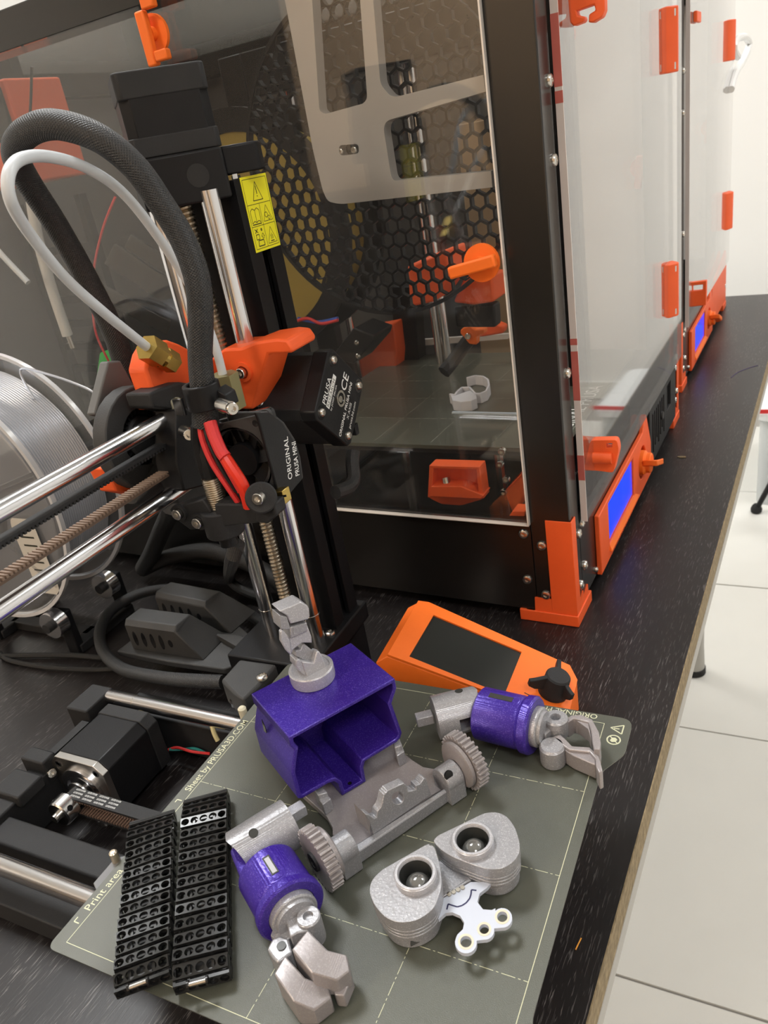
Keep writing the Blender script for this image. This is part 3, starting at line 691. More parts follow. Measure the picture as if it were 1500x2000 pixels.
part('foot_block', G().prism([ate(u, v, b=45) for u, v in ((985, 960), (1018, 925), (1020, 985), (1000, 1000))], (0, 25, 0)), ORANGE, mk, bev=1)
part('foot_block', G().prism([ate(u, v, b=8) for u, v in ((994, 1008), (1001, 998), (1026, 999), (1024, 1009))], (0, 12, 0)), ORANGE, mk, bev=.6)
# printed parts on its sheet
def ez(u, v, z=BZ): return ate(u, v, c=z)
HZ = 9.0
cp = [ez(u, v, BZ + HZ) for u, v in ((912, 737), (928, 733), (944, 735), (953, 741), (955, 752), (949, 763), (938, 768), (928, 768), (917, 756), (902, 756), (893, 764), (888, 771), (879, 769))]
g = G()
path = [Vector((p.x, p.y, BZ + .2)) for p in cp]
for i in range(len(path) - 1):
    a, b = path[i], path[i + 1]; d = (b - a).normalized(); s_ = Vector((-d.y, d.x, 0)) * .9
    g.prism([a + s_ - d * .5, a - s_ - d * .5, b - s_ + d * .5, b + s_ + d * .5], (0, 0, HZ))
g.prism([Vector((p.x, p.y, BZ + .2)) for p in [ez(u, v, BZ + HZ) for u, v in ((880, 771), (888, 773), (902, 768), (918, 763), (930, 771), (931, 778), (920, 783), (900, 785), (884, 782))]], (0, 0, HZ))
hk = thing('printed_hook', 'white S-shaped printed hook standing on the sheet inside the near enclosure', 'hook', M=Matrix.Translation(E0) @ Matrix.Rotation(-TH, 4, 'Z'))
part('hook_body', g, mat('pale_print', (0.62, 0.62, 0.66), .45), hk, bev=.4)
a, b = ez(884, 808), ez(1012, 811); g = G().obox((a + b) / 2 + Vector((0, 0, 1.0)), (b - a) / 2, (0, 1.3, 0), (0, 0, .8))
st = thing('purge_strip', 'thin pale plastic strip lying beside the white hook in the near enclosure', 'strip', M=Matrix.Translation(E0) @ Matrix.Rotation(-TH, 4, 'Z'))
part('strip_body', g, mat('pale_blue_print', (0.5, 0.58, 0.66), .45), st)
# more of what shows through the pane
sp = thing('filament_spool', 'black rimmed spool of mustard filament inside the near enclosure behind the honeycomb grille', 'spool', M=Matrix.Translation(E0) @ Matrix.Rotation(-TH, 4, 'Z'))
c = ate(520, 330, b=150); cz = max(c.z - 50, 240)
fl_ = part('flange', G().ring((c.x - 10, 118, cz), (c.x - 10, 123, cz), 100, 82, 56), BLACK, sp)
part('spool_face', G().ring((c.x - 10, 119.5, cz), (c.x - 10, 122.5, cz), 82, 30, 48), MUSTARD, fl_)
lettering(fl_, 'PRUSA', 12, (c.x - 58, 118, cz + 70), (.9, 0, .42), (-.42, 0, .9), GREYIN, world=False)
part('flange', G().ring((c.x - 10, 175, cz), (c.x - 10, 180, cz), 100, 30, 48), BLACK, sp)
part('windings', G().ring((c.x - 10, 123, cz), (c.x - 10, 175, cz), 82, 32, 48), MUSTARD, sp)
part('hub', G().ring((c.x - 10, 117, cz), (c.x - 10, 181, cz), 32, 24, 32), BLACK, sp)
sp2 = thing('spool_stand', 'black stand carrying the mustard spool inside the near enclosure', 'stand', M=Matrix.Translation(E0) @ Matrix.Rotation(-TH, 4, 'Z'))
part('axle', G().cyl((c.x - 10, 105, cz), (c.x - 10, 212, cz), 12, n=20), BLACKM, sp2)
part('upright', G().box(c.x - 22, c.x + 2, 205, 215, 46.3, cz + 14), BLACKM, sp2)
part('base', G().box(c.x - 45, c.x + 20, 203, 226, 46.3, 53), BLACKM, sp2)
bx = thing('cardboard_box', 'tan cardboard box standing inside the near enclosure behind the grille', 'box', M=Matrix.Translation(E0) @ Matrix.Rotation(-TH, 4, 'Z'))
part('carton', G().box(-205, -120, 365, 402, 12.5, 330), BEIGE, bx, bev=1)
part('flap', G().box(-205, -120, 366, 384, 330, 332), BEIGE, bx)
tl = thing('tool_box', 'orange box with a black lid inside the near enclosure at the upper left', 'box', M=Matrix.Translation(E0) @ Matrix.Rotation(-TH, 4, 'Z'))
p0, p1 = ate(-40, 250, b=120), ate(95, 120, b=120)
part('box_body', G().box(-580, -470, 60, 120, 345, 425), ORANGE, tl, bev=2)
part('box_lid', G().box(-506, -476, 56, 60, 380, 420), BLACK, tl, bev=1)
part('hanger', G().box(-500, -480, 80, 90, 425, 445.8), BLACK, tl)

# wires and clutter seen through the pane at the left
part('twisted_cable', G().tube([ate(582, 622, b=114), ate(600, 626, b=114), ate(625, 629, b=114), ate(660, 622, b=113)], 1.6, 8), BLUE, mk)
part('twisted_cable', G().tube([ate(582, 626, b=113), ate(602, 622, b=112), ate(628, 632, b=112), ate(660, 625, b=112)], 1.4, 8), RED, mk)
MB_ = Matrix.Translation(E0) @ Matrix.Rotation(-TH, 4, 'Z')
b_ = 130
rs = thing('spool_rack', 'black slatted rack seen through the pane at the left of the near enclosure', 'rack', M=MB_)
p0 = ate(30, 560, b=b_); x0 = max(p0.x, -612)
part('side_frame', G().box(x0 - 20, x0 - 12, b_ + 20, b_ + 30, 12.3, 330).box(x0 + 78, x0 + 86, b_ + 20, b_ + 30, 12.3, 330), BLACK, rs)
for k in range(7): part('slat', G().box(x0 - 12, x0 + 78, b_ + 22, b_ + 28, 120 + k * 26, 128 + k * 26), BLACK, rs)
for (q0, q1, hw_) in (((215, 495), (372, 600), 13), ((150, 545), (330, 640), 9), ((250, 470), (390, 560), 8)):
    a, b = ate(*q0, b=70), ate(*q1, b=95); d = (b - a); up = Vector((0, 0, 1)); up = (up - d * up.dot(d) / d.length_squared).normalized()
    part('diagonal_brace', G().obox((a + b) / 2, d / 2, up * hw_ * .8, d.cross(up).normalized() * 2.5), POWDER, mk, bev=.6)
tw = thing('hanging_tubes', 'white guide tubes and a thin red wire hanging inside the near enclosure at the left', 'tube', M=MB_)
part('white_tube', G().tube([ate(62, 395, b=55), ate(75, 470, b=56), ate(100, 560, b=58), ate(132, 655, b=60)], 5.0, 12), mat('dull_white_tube', (0.6, 0.6, 0.58), .4), tw)
part('tube_tip', G().cyl(ate(133, 655, b=60), ate(143, 680, b=60), 2.6, n=14), STEEL, tw)
part('clear_tube', G().tube([ate(-30, 460, b=30), ate(10, 505, b=30), ate(55, 552, b=30)], 2.6, 10), PTFE, tw)
part('red_wire', G().tube([ate(225, 385, b=40), ate(200, 450, b=40), ate(182, 540, b=40), ate(185, 640, b=40), ate(212, 705, b=40), ate(235, 745, b=40)], 1.0, 8), RED, tw)
part('tube_hanger', G().tube([ate(62, 395, b=55), ate(55, 300, b=50), ate(60, 200, b=45), ate(62, 130, b=40)], 1.2, 6), BLACK, tw)
gc_ = ate(205, 730, b=40)
gcl = thing('clip', 'bright green plastic clip inside the near enclosure above the blower fan', 'clip', M=MB_)
part('clip_body', G().prism([ate(u, v, b=60) for u, v in ((193, 690), (232, 675), (236, 735), (205, 762), (186, 748), (190, 715))], (0, 10, 0)), GREEN, gcl, bev=2)
part('clip_foot', G().prism([(gc_.x - 3, 62, 12.4), (gc_.x + 9, 62, 12.4), (gc_.x + 9, 62, gc_.z), (gc_.x - 3, 62, gc_.z)], (0, 6, 0)), GREEN, gcl, bev=1)

# ================================================================== THE OPEN PRINTER ON THE DESK
mini = thing('desktop_printer', 'small open black and orange printer with one tower and polished rods, in front', 'printer', (0, 220, -58))
def mp(name, g, m, parent=None, **k): return part(name, g, m, parent or mini, world=True, root=mini, **k)
def mplace(name, me, parent, pos, axis=(0, 0, 1)): return place(name, me, parent, inv_pt(mini, pos), axis)
# --- base: two beams, rear bracket, rods, feet
mp('beam', G().holed([(-122, q[0], q[1]) for q in rrect(44, 60, -57.9, -30, 1.5)], [], (190, 0, 0)), BLACKM, bev=.5)
mp('beam', G().box(-122, 68, 150, 168, -56, -30), BLACKM, bev=.8)
mp('beam', G().box(-122, 40, 22, 38, -56, -42), BLACKM, bev=.8)
rb = mp('rear_bracket', G().box(-136, -122, 36, 150, -56, -26).box(-140, -118, 66, 84, -30, -22).box(-142, -124, 128, 152, -56, -14).box(-140, -121, 88, 98, -34, -18), BLACKM, bev=1.2, label='black printed rear bracket')
mp('bracket_rib', G().prism([(-136, 92, -28), (-136, 126, -28), (-128, 126, -20), (-128, 92, -20)], (6, 0, 0)), BLACKM, rb)
p = at(97, 1508, x=-122); mplace('bolt', BOLT, rb, (p.x, p.y, p.z), (1, -.2, .1))
mp('bolt_body', G().cyl((p.x - 8, p.y, p.z), (p.x + .5, p.y, p.z), 1.6, n=10), STEEL, rb)
for (yy, zz, x0, x1, r_) in ((147.5, -18, -124, 20, 4.6), (31, -24, -126, 30, 4.8)):
    rd = mp('bed_rod', G().cyl((x0, yy, zz), (x1, yy, zz), r_, n=26), CHROME)
    mp('rod_collar', G().cyl((x0 + 22, yy, zz), (x0 + 22.6, yy, zz), r_ + .12, n=26), STEEL, rd)
g = G(); a = at(278, 1378, y=147); b = at(418, 1413, y=147)
mp('dried_grease', G().sphere((a.x, 144, -22), 2.0, 10, 6).tube([(b.x, 145, -21), (b.x + 2, 143, -25), (b.x + 4, 142, -29)], 1.4, 8), mat('grease', (0.55, 0.48, 0.25), .4), rd)
# --- bed motor with pulley and belt
mo = mp('bed_motor', G().prism([(-120, y, z) for y, z in ()] or [(x, 98, z) for x, z in ((-116, -57), (-121, -52), (-121, -21), (-116, -16), (-85, -16), (-79.5, -21.5), (-79.5, -52), (-85, -57))], (0, 33, 0)), BLACK, bev=.6, label='black stepper motor that drives the bed')
mp('motor_cap', G().prism([(x, 131, z) for x, z in ((-117, -57), (-121.5, -52), (-121.5, -21), (-117, -15.6), (-84, -15.6), (-79, -21), (-79, -52), (-84, -57))], (0, 9, 0)), BLACKM, mo, bev=.6)
fl = mp('motor_face', G().prism([(x, 93.5, z) for x, z in ((-115.5, -57), (-121, -51.5), (-121, -21.5), (-115.5, -16), (-85, -16), (-79.5, -21.5), (-79.5, -51.5), (-85, -57))], (0, 4.4, 0)), mat('brushed_aluminium', (0.5, 0.48, 0.45), .3, 1.0), mo, bev=.3)
for (x, z) in ((-115, -21.5), (-85, -21.5), (-85, -51.5)): mp('screw_hole', G().lathe([(2.2, 0), (2.2, .3), (1.5, .3), (1.4, -.2), (1e-6, -.2)], (x, 93.5, z), (0, -1, 0), 14), BLACKG, fl)
mp('motor_boss', G().lathe([(15, 0), (15, 2), (13.5, 2.6), (11, 2.6), (11, 1.4), (1e-6, 1.4)], (-100, 93.5, -36.5), (0, -1, 0), 36), CHROME, fl)
pu = mp('drive_pulley', G().lathe([(8, 0), (8, 1.4), (5.6, 1.6), (5.6, 8.4), (8, 8.6), (8, 10), (8, 16.5), (7.2, 17.2), (2.6, 17.2)], (-100, 90, -36.5), (0, -1, 0), 30), mat('pulley_aluminium', (0.66, 0.66, 0.66), .22, 1.0), mo)
mp('motor_shaft', G().cyl((-100, 92, -36.5), (-100, 69.5, -36.5), 2.5, n=18), STEEL, pu)
for a in (.5, 2.4): mp('grub_screw_hole', G().cyl((-100 + 8.05 * cos(a), 76.6, -36.5 + 8.05 * sin(a)), (-100 + 7 * cos(a), 76.6, -36.5 + 7 * sin(a)), 1.7, n=12), BLACKG, pu)
bt = mp('bed_belt', G().box(-100, 30, 80.6, 88.2, -31.6, -30.2).box(-100, 30, 80.6, 88.2, -43.2, -41.8), BLACKM, label='black toothed drive belt of the bed')
g = G()
for k in range(44):
    x = -94 + k * 2; g.box(x, x + 1.0, 80.6, 88.2, -41.9, -40.7); g.box(x, x + 1.0, 80.6, 88.2, -32.6, -31.5)
mp('belt_tooth', g, mat('worn_belt_teeth', (0.14, 0.085, 0.06), .6), bt, kind='stuff')
for q in range(3):
    for r_ in range(4):
        lettering(bt, 'GATES POWER', 1.7, (-97.5 + r_ * 9.0, 86.5 - q * 2.3, -30.2), (1, 0, 0), (0, 1, 0), INK, root=mini, sx=.62)
nu = mp('tension_nut', G().lathe([(2.2, 0), (3.6, 0), (3.6, 4), (1.6, 5), (1.6, 8)], at(205, 1606, z=-50), (0, 0, 1), 12), STEEL)
# --- heated bed under the steel sheet
hb = mp('heatbed', G().prism([(-4, 4, -8), (-4, 22, -8), (-11, 26, -8), (-11, 40, -8), (-4, 44, -8), (-4, 176, -8), (176, 176, -8), (176, 4, -8)], (0, 0, 7.4)), HEATBED, bev=.4)
mp('bed_carriage', G().box(10, 60, 20, 160, -16, -8).box(10, 40, 24, 38, -32, -16).box(10, 40, 140, 155, -28, -16), BLACKM, bev=.6)
p = at(237, 1685, z=-1); mp('bed_magnet_post', G().lathe([(1.9, -3), (1.9, 4.5), (1.2, 5.2), (1e-6, 5.3)], (-9.2, p.y, 0), (0, 0, 1), 14), mat('tinned_post', (0.6, 0.52, 0.4), .3, .8), hb)
q = at(481, 1385, z=-1); mp('bed_pin', G().lathe([(2.4, -3), (2.4, 5), (1.4, 6), (1e-6, 6)], (-9.6, q.y - 3, -3), (0, 0, 1), 12), mat('cream_pin', (0.6, 0.56, 0.42), .5), hb)
# --- cable cover block of the bed
top = [at(u, v, z=4) for u, v in ((431, 1328), (468, 1287), (540, 1297), (505, 1338), (474, 1366), (455, 1352))]
cv = mp('cable_cover', G().prism([Vector(p) + Vector((0, 0, -17)) for p in top], (0, 0, 17)), GREYBLK, bev=1.6, label='charcoal printed cable cover')
p = at(512, 1324, z=4); mplace('screw', SCREW, cv, (p.x, p.y, 4), (0, 0, 1))
mp('cover_slot', G().box(p.x - 18, p.x - 16, p.y - 12, p.y - 8, -12, -6), BLACKG, cv)
# --- electronics cover with two vent humps
Z0 = -36
pl = mp('electronics_cover', G().prism([at(u, v, z=Z0) for u, v in ((232, 1282), (258, 1262), (330, 1205), (395, 1195), (470, 1232), (535, 1288), (440, 1318), (330, 1302))], (0, 0, 5)), GREYBLK, bev=1, label='charcoal electronics cover with two slotted humps')
def hump(b0, b1, hgt, dp, ln):
    """vent hump: a box with a sloping back and five slots in its front wall"""
    a, b = at(*b0, z=Z0 + 5), at(*b1, z=Z0 + 5); d = (b - a); L_ = d.length; d.normalize(); n_ = Vector((-d.y, d.x, 0))
    pr = [(0, 0), (0, hgt * .85), (3, hgt), (dp * .62, hgt * .96), (dp, 0)]
    P = lambda s_, n0, z0: a + d * s_ + n_ * n0 + Vector((0, 0, z0))
    h_ = mp('vent_hump', G().add([P(0, y, z) for y, z in pr] + [P(L_ * .72 if z > 1 else L_, y, z) for y, z in pr], [(0, 1, 2, 3, 4), (9, 8, 7, 6, 5)] + [(i, (i + 1) % 5, 5 + (i + 1) % 5, 5 + i) for i in range(5)]), GREYBLK, pl, bev=.8)
    for k in range(5):
        s0 = L_ * (.1 + .125 * k); hh = hgt * (.5 if k < 4 else .25)
        o_ = [P(s0 + 2.0 * cos(2 * pi * i / 12), -.15, hgt * .42 + hh * .5 * sin(2 * pi * i / 12)) for i in range(12)]
        mp('vent_slot', G().prism(o_, n_ * .4), BLACKG, pl)
    return h_
hump((260, 1268), (398, 1290), 25, 30, 60)
hump((316, 1208), (452, 1238), 23, 30, 60)
mp('plate_fin', G().prism([at(u, v, z=Z0 + 6) for u, v in ((420, 1246), (470, 1250), (540, 1290), (470, 1275))], (0, 0, 4)), GREYBLK, pl)
# --- tower: extrusion with slots, rods, lead screw
bp = mp('tower_base', G().box(-60, 4, 192, 268, -20, -7).box(-58, 0, 194, 266, -57, -20), BLACK, bev=1.2)
p = at(645, 1237, z=-7); mplace('screw', SCREW, bp, (p.x, p.y, -7)); 
ex_ = []
s3_ = [(-30, 232), (-19, 232), (-19, 235), (-23, 237), (-23, 239), (-7, 239), (-7, 237), (-11, 235), (-11, 232), (0, 232), (0, 243), (-3, 243), (-5, 239), (-7, 239.1), (-7, 254.9), (-5, 255), (-3, 251), (0, 251), (0, 262), (-30, 262)]
ext = mp('tower_extrusion', G().prism([(x, y, -7) for x, y in s3_], (0, 0, 271)), mat('black_anodised', (0.010, 0.010, 0.011), .38, .2, spec=.2), bev=.3, label='black slotted aluminium tower')
# yellow warning label on the tower
lb = mp('warning_label', G().box(.02, .25, 237, 261, 228, 264.6), YELLOW, ext, label='yellow warning label with black pictograms')
X = .3
def lab(name, pts, wd=.28, closed=True):
    g = G(); n = len(pts)
    for i in range(n if closed else n - 1):
        a, b = Vector((X, *pts[i])), Vector((X, *pts[(i + 1) % n])); d = (b - a)
        if d.length < 1e-6: continue
        d.normalize(); s_ = d.cross(Vector((1, 0, 0))) * wd / 2
        g.add([a - s_, b - s_, b + s_, a + s_], [(0, 1, 2, 3)])
    return mp(name, g, BINK, lb, flat=True)
lab('label_line', [(238.2, 229.4), (259.8, 229.4), (259.8, 263.2), (238.2, 263.2)])
lab('label_line', [(238.2, 251), (259.8, 251)], .28, False); lab('label_line', [(238.2, 240.4), (259.8, 240.4)], .28, False); lab('label_line', [(249, 229.4), (249, 251)], .28, False)
lab('warning_triangle', [(244.6, 252.6), (253.6, 252.6), (249, 261.6)], .4); lab('exclamation_mark', [(249, 259.6), (249, 255.6)], .6, False); lab('exclamation_mark', [(249, 254.9), (249, 254.3)], .6, False)
lab('warning_triangle', [(250.2, 241.8), (258.6, 241.8), (254.4, 249.6)], .3); lab('gear_symbol', circ(253.4, 244.8, 1.3, 10), .35); lab('gear_symbol', circ(255.6, 243.2, 1.0, 10), .35)
lab('warning_triangle', [(250.2, 230.6), (258.6, 230.6), (254.4, 238.6)], .3)
for k in (-1, 0, 1): lab('heat_symbol', [(254.3 + k * .9, 232.4), (254.7 + k * .9, 233.4), (254.2 + k * .9, 234.4), (254.6 + k * .9, 235.4 - abs(k))], .3, False)
lab('heat_symbol', [(252.8, 231.5), (256.2, 231.5)], .5, False)
lab('book_symbol', [(239.6, 242), (239.6, 248), (241.6, 249.2), (243.6, 248.2), (245.6, 249.2), (247.6, 248), (247.6, 242), (245.6, 243), (243.6, 242.2), (241.6, 243)], .35); lab('book_symbol', [(243.6, 242.2), (243.6, 248.2)], .3, False); lab('book_symbol', [(239.4, 241.4), (247.8, 241.4)], .5, False)
lab('plug_symbol', [(240, 237.2), (242.6, 239.2)], .5, False); lab('plug_symbol', [(240, 239.2), (242.6, 237.2)], .5, False); lab('box_symbol', [(240.2, 234), (243, 234), (243, 236.4), (240.2, 236.4)], .4); lab('dot_symbol', circ(246, 238.4, .5, 8), .6); lab('arrow_symbol', [(245, 235), (246.4, 236.6), (247.8, 235), (247, 235), (247, 234), (245.8, 234), (245.8, 235)], .3); lab('bag_symbol', [(241, 230.6), (246.6, 230.6), (246.2, 233.4), (241.6, 233.4)], .5)
RY, RX1, RX2, SX = 220.0, -7.5, -41.5, -24.5
for x in (RX1, RX2):
    r_ = mp('tower_rod', G().cyl((x, RY, -7), (x, RY, 262), 5, n=30), CHROME)
    mp('rod_collar', G().cyl((x, RY, 12), (x, RY, 13), 5.25, n=30), STEEL, r_)
ls = mp('lead_screw', G().cyl((SX, RY, -2), (SX, RY, 285), 3.0, n=16).helix((SX, RY, -2), (SX, RY, 285), 4.1, 2.6, 1.6), THREAD, label='worn bronze-coloured lead screw')
# --- top bracket and tower motor (turned 45 degrees)
C0 = Vector((-29, 228, 0)); u1 = Vector((1, 1, 0)).normalized(); u2 = Vector((1, -1, 0)).normalized()
def m45(a, b, z): return C0 + u1 * a + u2 * b + Vector((0, 0, z))
def octo(h, c): return [(-h + c, -h), (h - c, -h), (h, -h + c), (h, h - c), (h - c, h), (-h + c, h), (-h, h - c), (-h, -h + c)]
tb = mp('top_bracket', G().prism([m45(a, b, 257) for a, b in ((-22, 21), (-14, 23.5), (20, 23.5), (22, 12), (22, -22), (-22, -22))], (0, 0, 23)).prism([m45(a, b, 266.5) for a, b in ((21, 14), (39, 14), (42, 10), (42, -16), (21, -18))], (0, 0, 13.5)), BLACK, bev=1.2, label='black printed top bracket')
mp('bracket_hole', G().prism([m45(6 + 5.4 * cos(2 * pi * i / 20), 23.7, 269 + 5.4 * sin(2 * pi * i / 20)) for i in range(20)], -u2 * .4), BLACKG, tb)
mp('bracket_notch', G().prism([m45(a, 12.6, z) for a, z in ((23.5, 258), (28, 258), (28, 266), (23.5, 266))], -u2 * .4), BLACKG, tb)
mp('bracket_pin', G().prism([m45(a, 13.4, z) for a, z in ((24, 264.5), (26.4, 264.5), (26.4, 268), (24, 268))], -u2 * .8), WHITE, tb)
zm = mp('tower_motor', G().prism([m45(a, b, 280) for a, b in octo(21, 4.5)], (0, 0, 36)), BLACK, bev=.4, label='black stepper motor on top of the tower')
mp('motor_cap', G().prism([m45(a, b, 280) for a, b in octo(21.4, 2.2)], (0, 0, 9)), BLACKM, zm, bev=.6)
mp('motor_cap', G().prism([m45(a, b, 305) for a, b in octo(21.4, 2.2)], (0, 0, 11.5)), BLACKM, zm, bev=.8)
# --- orange carriage end on the tower rods
oc = mp('carriage', G().prism([at(u, v, y=206) for u, v in ((398, 712), (436, 682), (470, 680), (500, 668), (540, 662), (560, 664), (571, 680), (571, 690), (524, 692), (494, 800), (455, 800), (400, 800))], (0, 24, 0)), ORANGE, bev=1.6, label='orange printed carriage on the tower rods')
p = at(476, 726, y=205.9); mplace('bolt', BOLT, oc, (p.x, 205.2, p.z), (0, -1, 0))
mp('screw_recess', G().ring((p.x, 204.8, p.z), (p.x, 206.2, p.z), 5.2, 3.4, 24), ORANGE, oc)
# --- X motor, turned on its corner, facing the desk edge
MC = Vector((31.5, 240.3, 146.6)); ya = Vector((0, 1, 1)).normalized(); yb = Vector((0, -1, 1)).normalized()
def xm(a, b, dx): return MC + ya * a + yb * b + Vector((dx, 0, 0))
xmot = mp('carriage_motor', G().prism([xm(a, b, -40) for a, b in octo(20.7, 4.5)], (32, 0, 0)), BLACKM, bev=.5, label='black stepper motor with a white printed face')
xf = mp('motor_face', G().prism([xm(a, b, -10) for a, b in octo(21.1, 3.2)], (10, 0, 0)), BLACK, xmot, bev=.8)
mp('motor_flange', G().prism([xm(a, b, -43) for a, b in octo(21.1, 3.2)], (6, 0, 0)), BLACK, xmot, bev=.6)
for a, b in ((15.5, 15.5), (15.5, -15.5), (-15.5, 15.5), (-15.5, -15.5)):
    mp('screw_recess', G().cyl(xm(a, b, 0), xm(a, b, .12), 3.9, n=22), BLACKG, xf); mplace('screw', SCREW_S, xf, xm(a, b, .1), (1, 0, 0))
mp('shaft_opening', G().ring(xm(0, 0, 0), xm(0, 0, .5), 4.6, 3.3, 26), STEEL, xf); mp('motor_shaft', G().cyl(xm(0, 0, -.2), xm(0, 0, .15), 3.2, n=22), BLACKG, xf)
mp('shaft_end', G().cyl(xm(-.8, .8, .1), xm(-.8, .8, .8), 1.9, n=16), STEEL, xf)
def mtext(t, size, a, b, **k): return lettering(xf, t, size, xm(a, b, 0), ya, yb, INK, root=mini, **k)
mtext('PRUSA', 5.4, -10.5, 13.0, bold=.02, sx=1.0)
rbx = mp('logo_bar', G().prism([xm(a, b, .05) for a, b in ((-10.5, 8.8), (8.8, 8.8), (8.8, 12.3), (-10.5, 12.3))], (.05, 0, 0)), INK, xf)
lettering(rbx, 'RESEARCH', 3.5, xm(-10.0, 9.4, .12), ya, yb, BINK, root=mini, sx=1.0)
mtext('by JOSEF PRUSA', 2.1, -10.5, 6.2, sx=1.05)
mtext('C', 8.5, 5.4, -3.6, bold=.06); mtext('E', 8.5, 11.4, -3.6, bold=.06)
mtext('ORIGINAL PRUSA MINI', 3.5, -19.5, -8.6, bold=.03, sx=.93)
mtext('X AXIS', 3.2, -7.0, -12.6); mtext('prusa3d.com', 3.2, -11.0, -16.8)
cb = mp('motor_cable', G().tube([at(690, 880, x=20), at(688, 900, x=20), at(690, 935, x=22), at(680, 952, x=22), at(655, 962, x=20)], 4.2, 10), SLEEVE, xmot)
mp('cable_plug', G().obox(at(692, 838, x=27), (2, 0, 0), (0, 2, 0), (0, 0, 3.4)), BLACK, xmot, bev=.5)
# --- the two arm rods with belt
AX = -20.0
up_, lo_ = 165.4, 130.0
for z, y1 in ((up_, 176), (lo_, 184)): mp('arm_rod', G().cyl((AX, 0, z), (AX, 230, z), 4.05, n=30), CHROME)
be = mp('arm_belt', G().box(AX - 3.2, AX + 3.2, -10, 240, 154.6, 156), BLACKM, label='toothed belt of the arm')
mp('belt_run', G().box(AX - 3.2, AX + 3.2, -10, 240, 140.4, 141.6), mat('belt_back', (0.10, 0.065, 0.045), .6), be)
g = G(); tz = mat('dusty_belt_teeth', (0.21, 0.145, 0.105), .7)
for k in range(110):
    y = -8 + k * 2.05; g.box(AX - 3.2, AX + 3.2, y, y + 1.1, 141.5, 142.9)
mp('belt_tooth', g, tz, be, kind='stuff')
g = G()
for k in range(110):
    y = -8 + k * 2.05; g.box(AX - 3.2, AX + 3.2, y, y + 1.1, 153.3, 154.7)
mp('belt_tooth', g, BLACKM, be, kind='stuff')
# end block of the arm (just out of view)
mp('arm_end_block', G().box(AX - 12, AX + 12, -26, -4, 122, 174), BLACKM, bev=1.5)
# --- print head
hd = mp('hotend_holder', G().prism([at(u, v, x=-24) for u, v in ((284, 722), (292, 690), (305, 668), (330, 664), (352, 672), (385, 690), (400, 720), (400, 800), (300, 800), (297, 760))], (-12, 0, 0)), ORANGE, bev=1.6, label='orange printed hotend holder')
mp('holder_clamp', G().prism([at(u, v, x=-16) for u, v in ((292, 768), (318, 757), (352, 746), (400, 752), (420, 780), (400, 812), (345, 802), (300, 796))], (-16, 0, 0)), BLACKM, hd, bev=1.2)
mp('head_block', G().prism([at(u, v, x=-10) for u, v in ((345, 800), (420, 790), (470, 800), (470, 930), (360, 960), (345, 905))], (-14, 0, 0)), BLACK, hd, bev=1)
mp('head_sledge', G().prism([at(u, v, x=-28) for u, v in ((330, 830), (400, 800), (430, 830), (430, 960), (350, 985), (322, 930))], (-10, 0, 0)), GREYBLK, hd, bev=1)
# blower fan
bx_ = -36.0
bc = at(284, 852, x=bx_); R_ = 25.0
vol = []
for i in range(26):
    a = 2 * pi * i / 26; rr = R_ * (1 + .10 * (i / 26)); vol.append((bx_, bc.y + rr * cos(a), bc.z + rr * sin(a)))
bl = mp('part_fan', G().holed(vol, [[(bx_, bc.y + 14.5 * cos(2 * pi * i / 24), bc.z + 14.5 * sin(2 * pi * i / 24)) for i in range(24)]], (-9, 0, 0)), GREYBLK, hd, bev=.8, label='black blower fan')
mp('fan_hub', G().lathe([(10.5, 0), (10.5, 7), (9.5, 8), (1e-6, 8)], (bx_ - 8.5, bc.y, bc.z), (1, 0, 0), 28), BLACKM, bl)
g = G()
for k in range(28):
    a = 2 * pi * k / 28; e = Vector((0, cos(a), sin(a))); n_ = Vector((0, -sin(a), cos(a)))
    g.obox(Vector((bx_ - 5, bc.y, bc.z)) + e * 13, (3.4, 0, 0), e * 1.8, n_ * .4)
mp('fan_blade', g, BLACK, bl, kind='stuff')
mp('fan_back', G().cyl((bx_ - 9, bc.y, bc.z), (bx_ - 8.6, bc.y, bc.z), 24, n=30), BLACKG, bl)
mp('fan_outlet', G().prism([at(u, v, x=-30) for u, v in ((336, 880), (350, 930), (322, 985), (262, 985), (285, 960))], (-10, 0, 0)), GREYBLK, bl, bev=1)
mp('orange_nozzle_duct', G().prism([at(u, v, x=-44) for u, v in ((205, 915), (228, 905), (262, 928), (300, 950), (300, 972), (228, 960))], (-12, 0, 0)), ORANGE, bl, bev=1)
mp('fan_shroud', G().prism([at(u, v, x=-50) for u, v in ((211, 706), (236, 704), (262, 752), (268, 790), (205, 815), (185, 810))], (-6, 0, 0)), mat('grey_print', (0.12, 0.12, 0.118), .6), bl, bev=1)
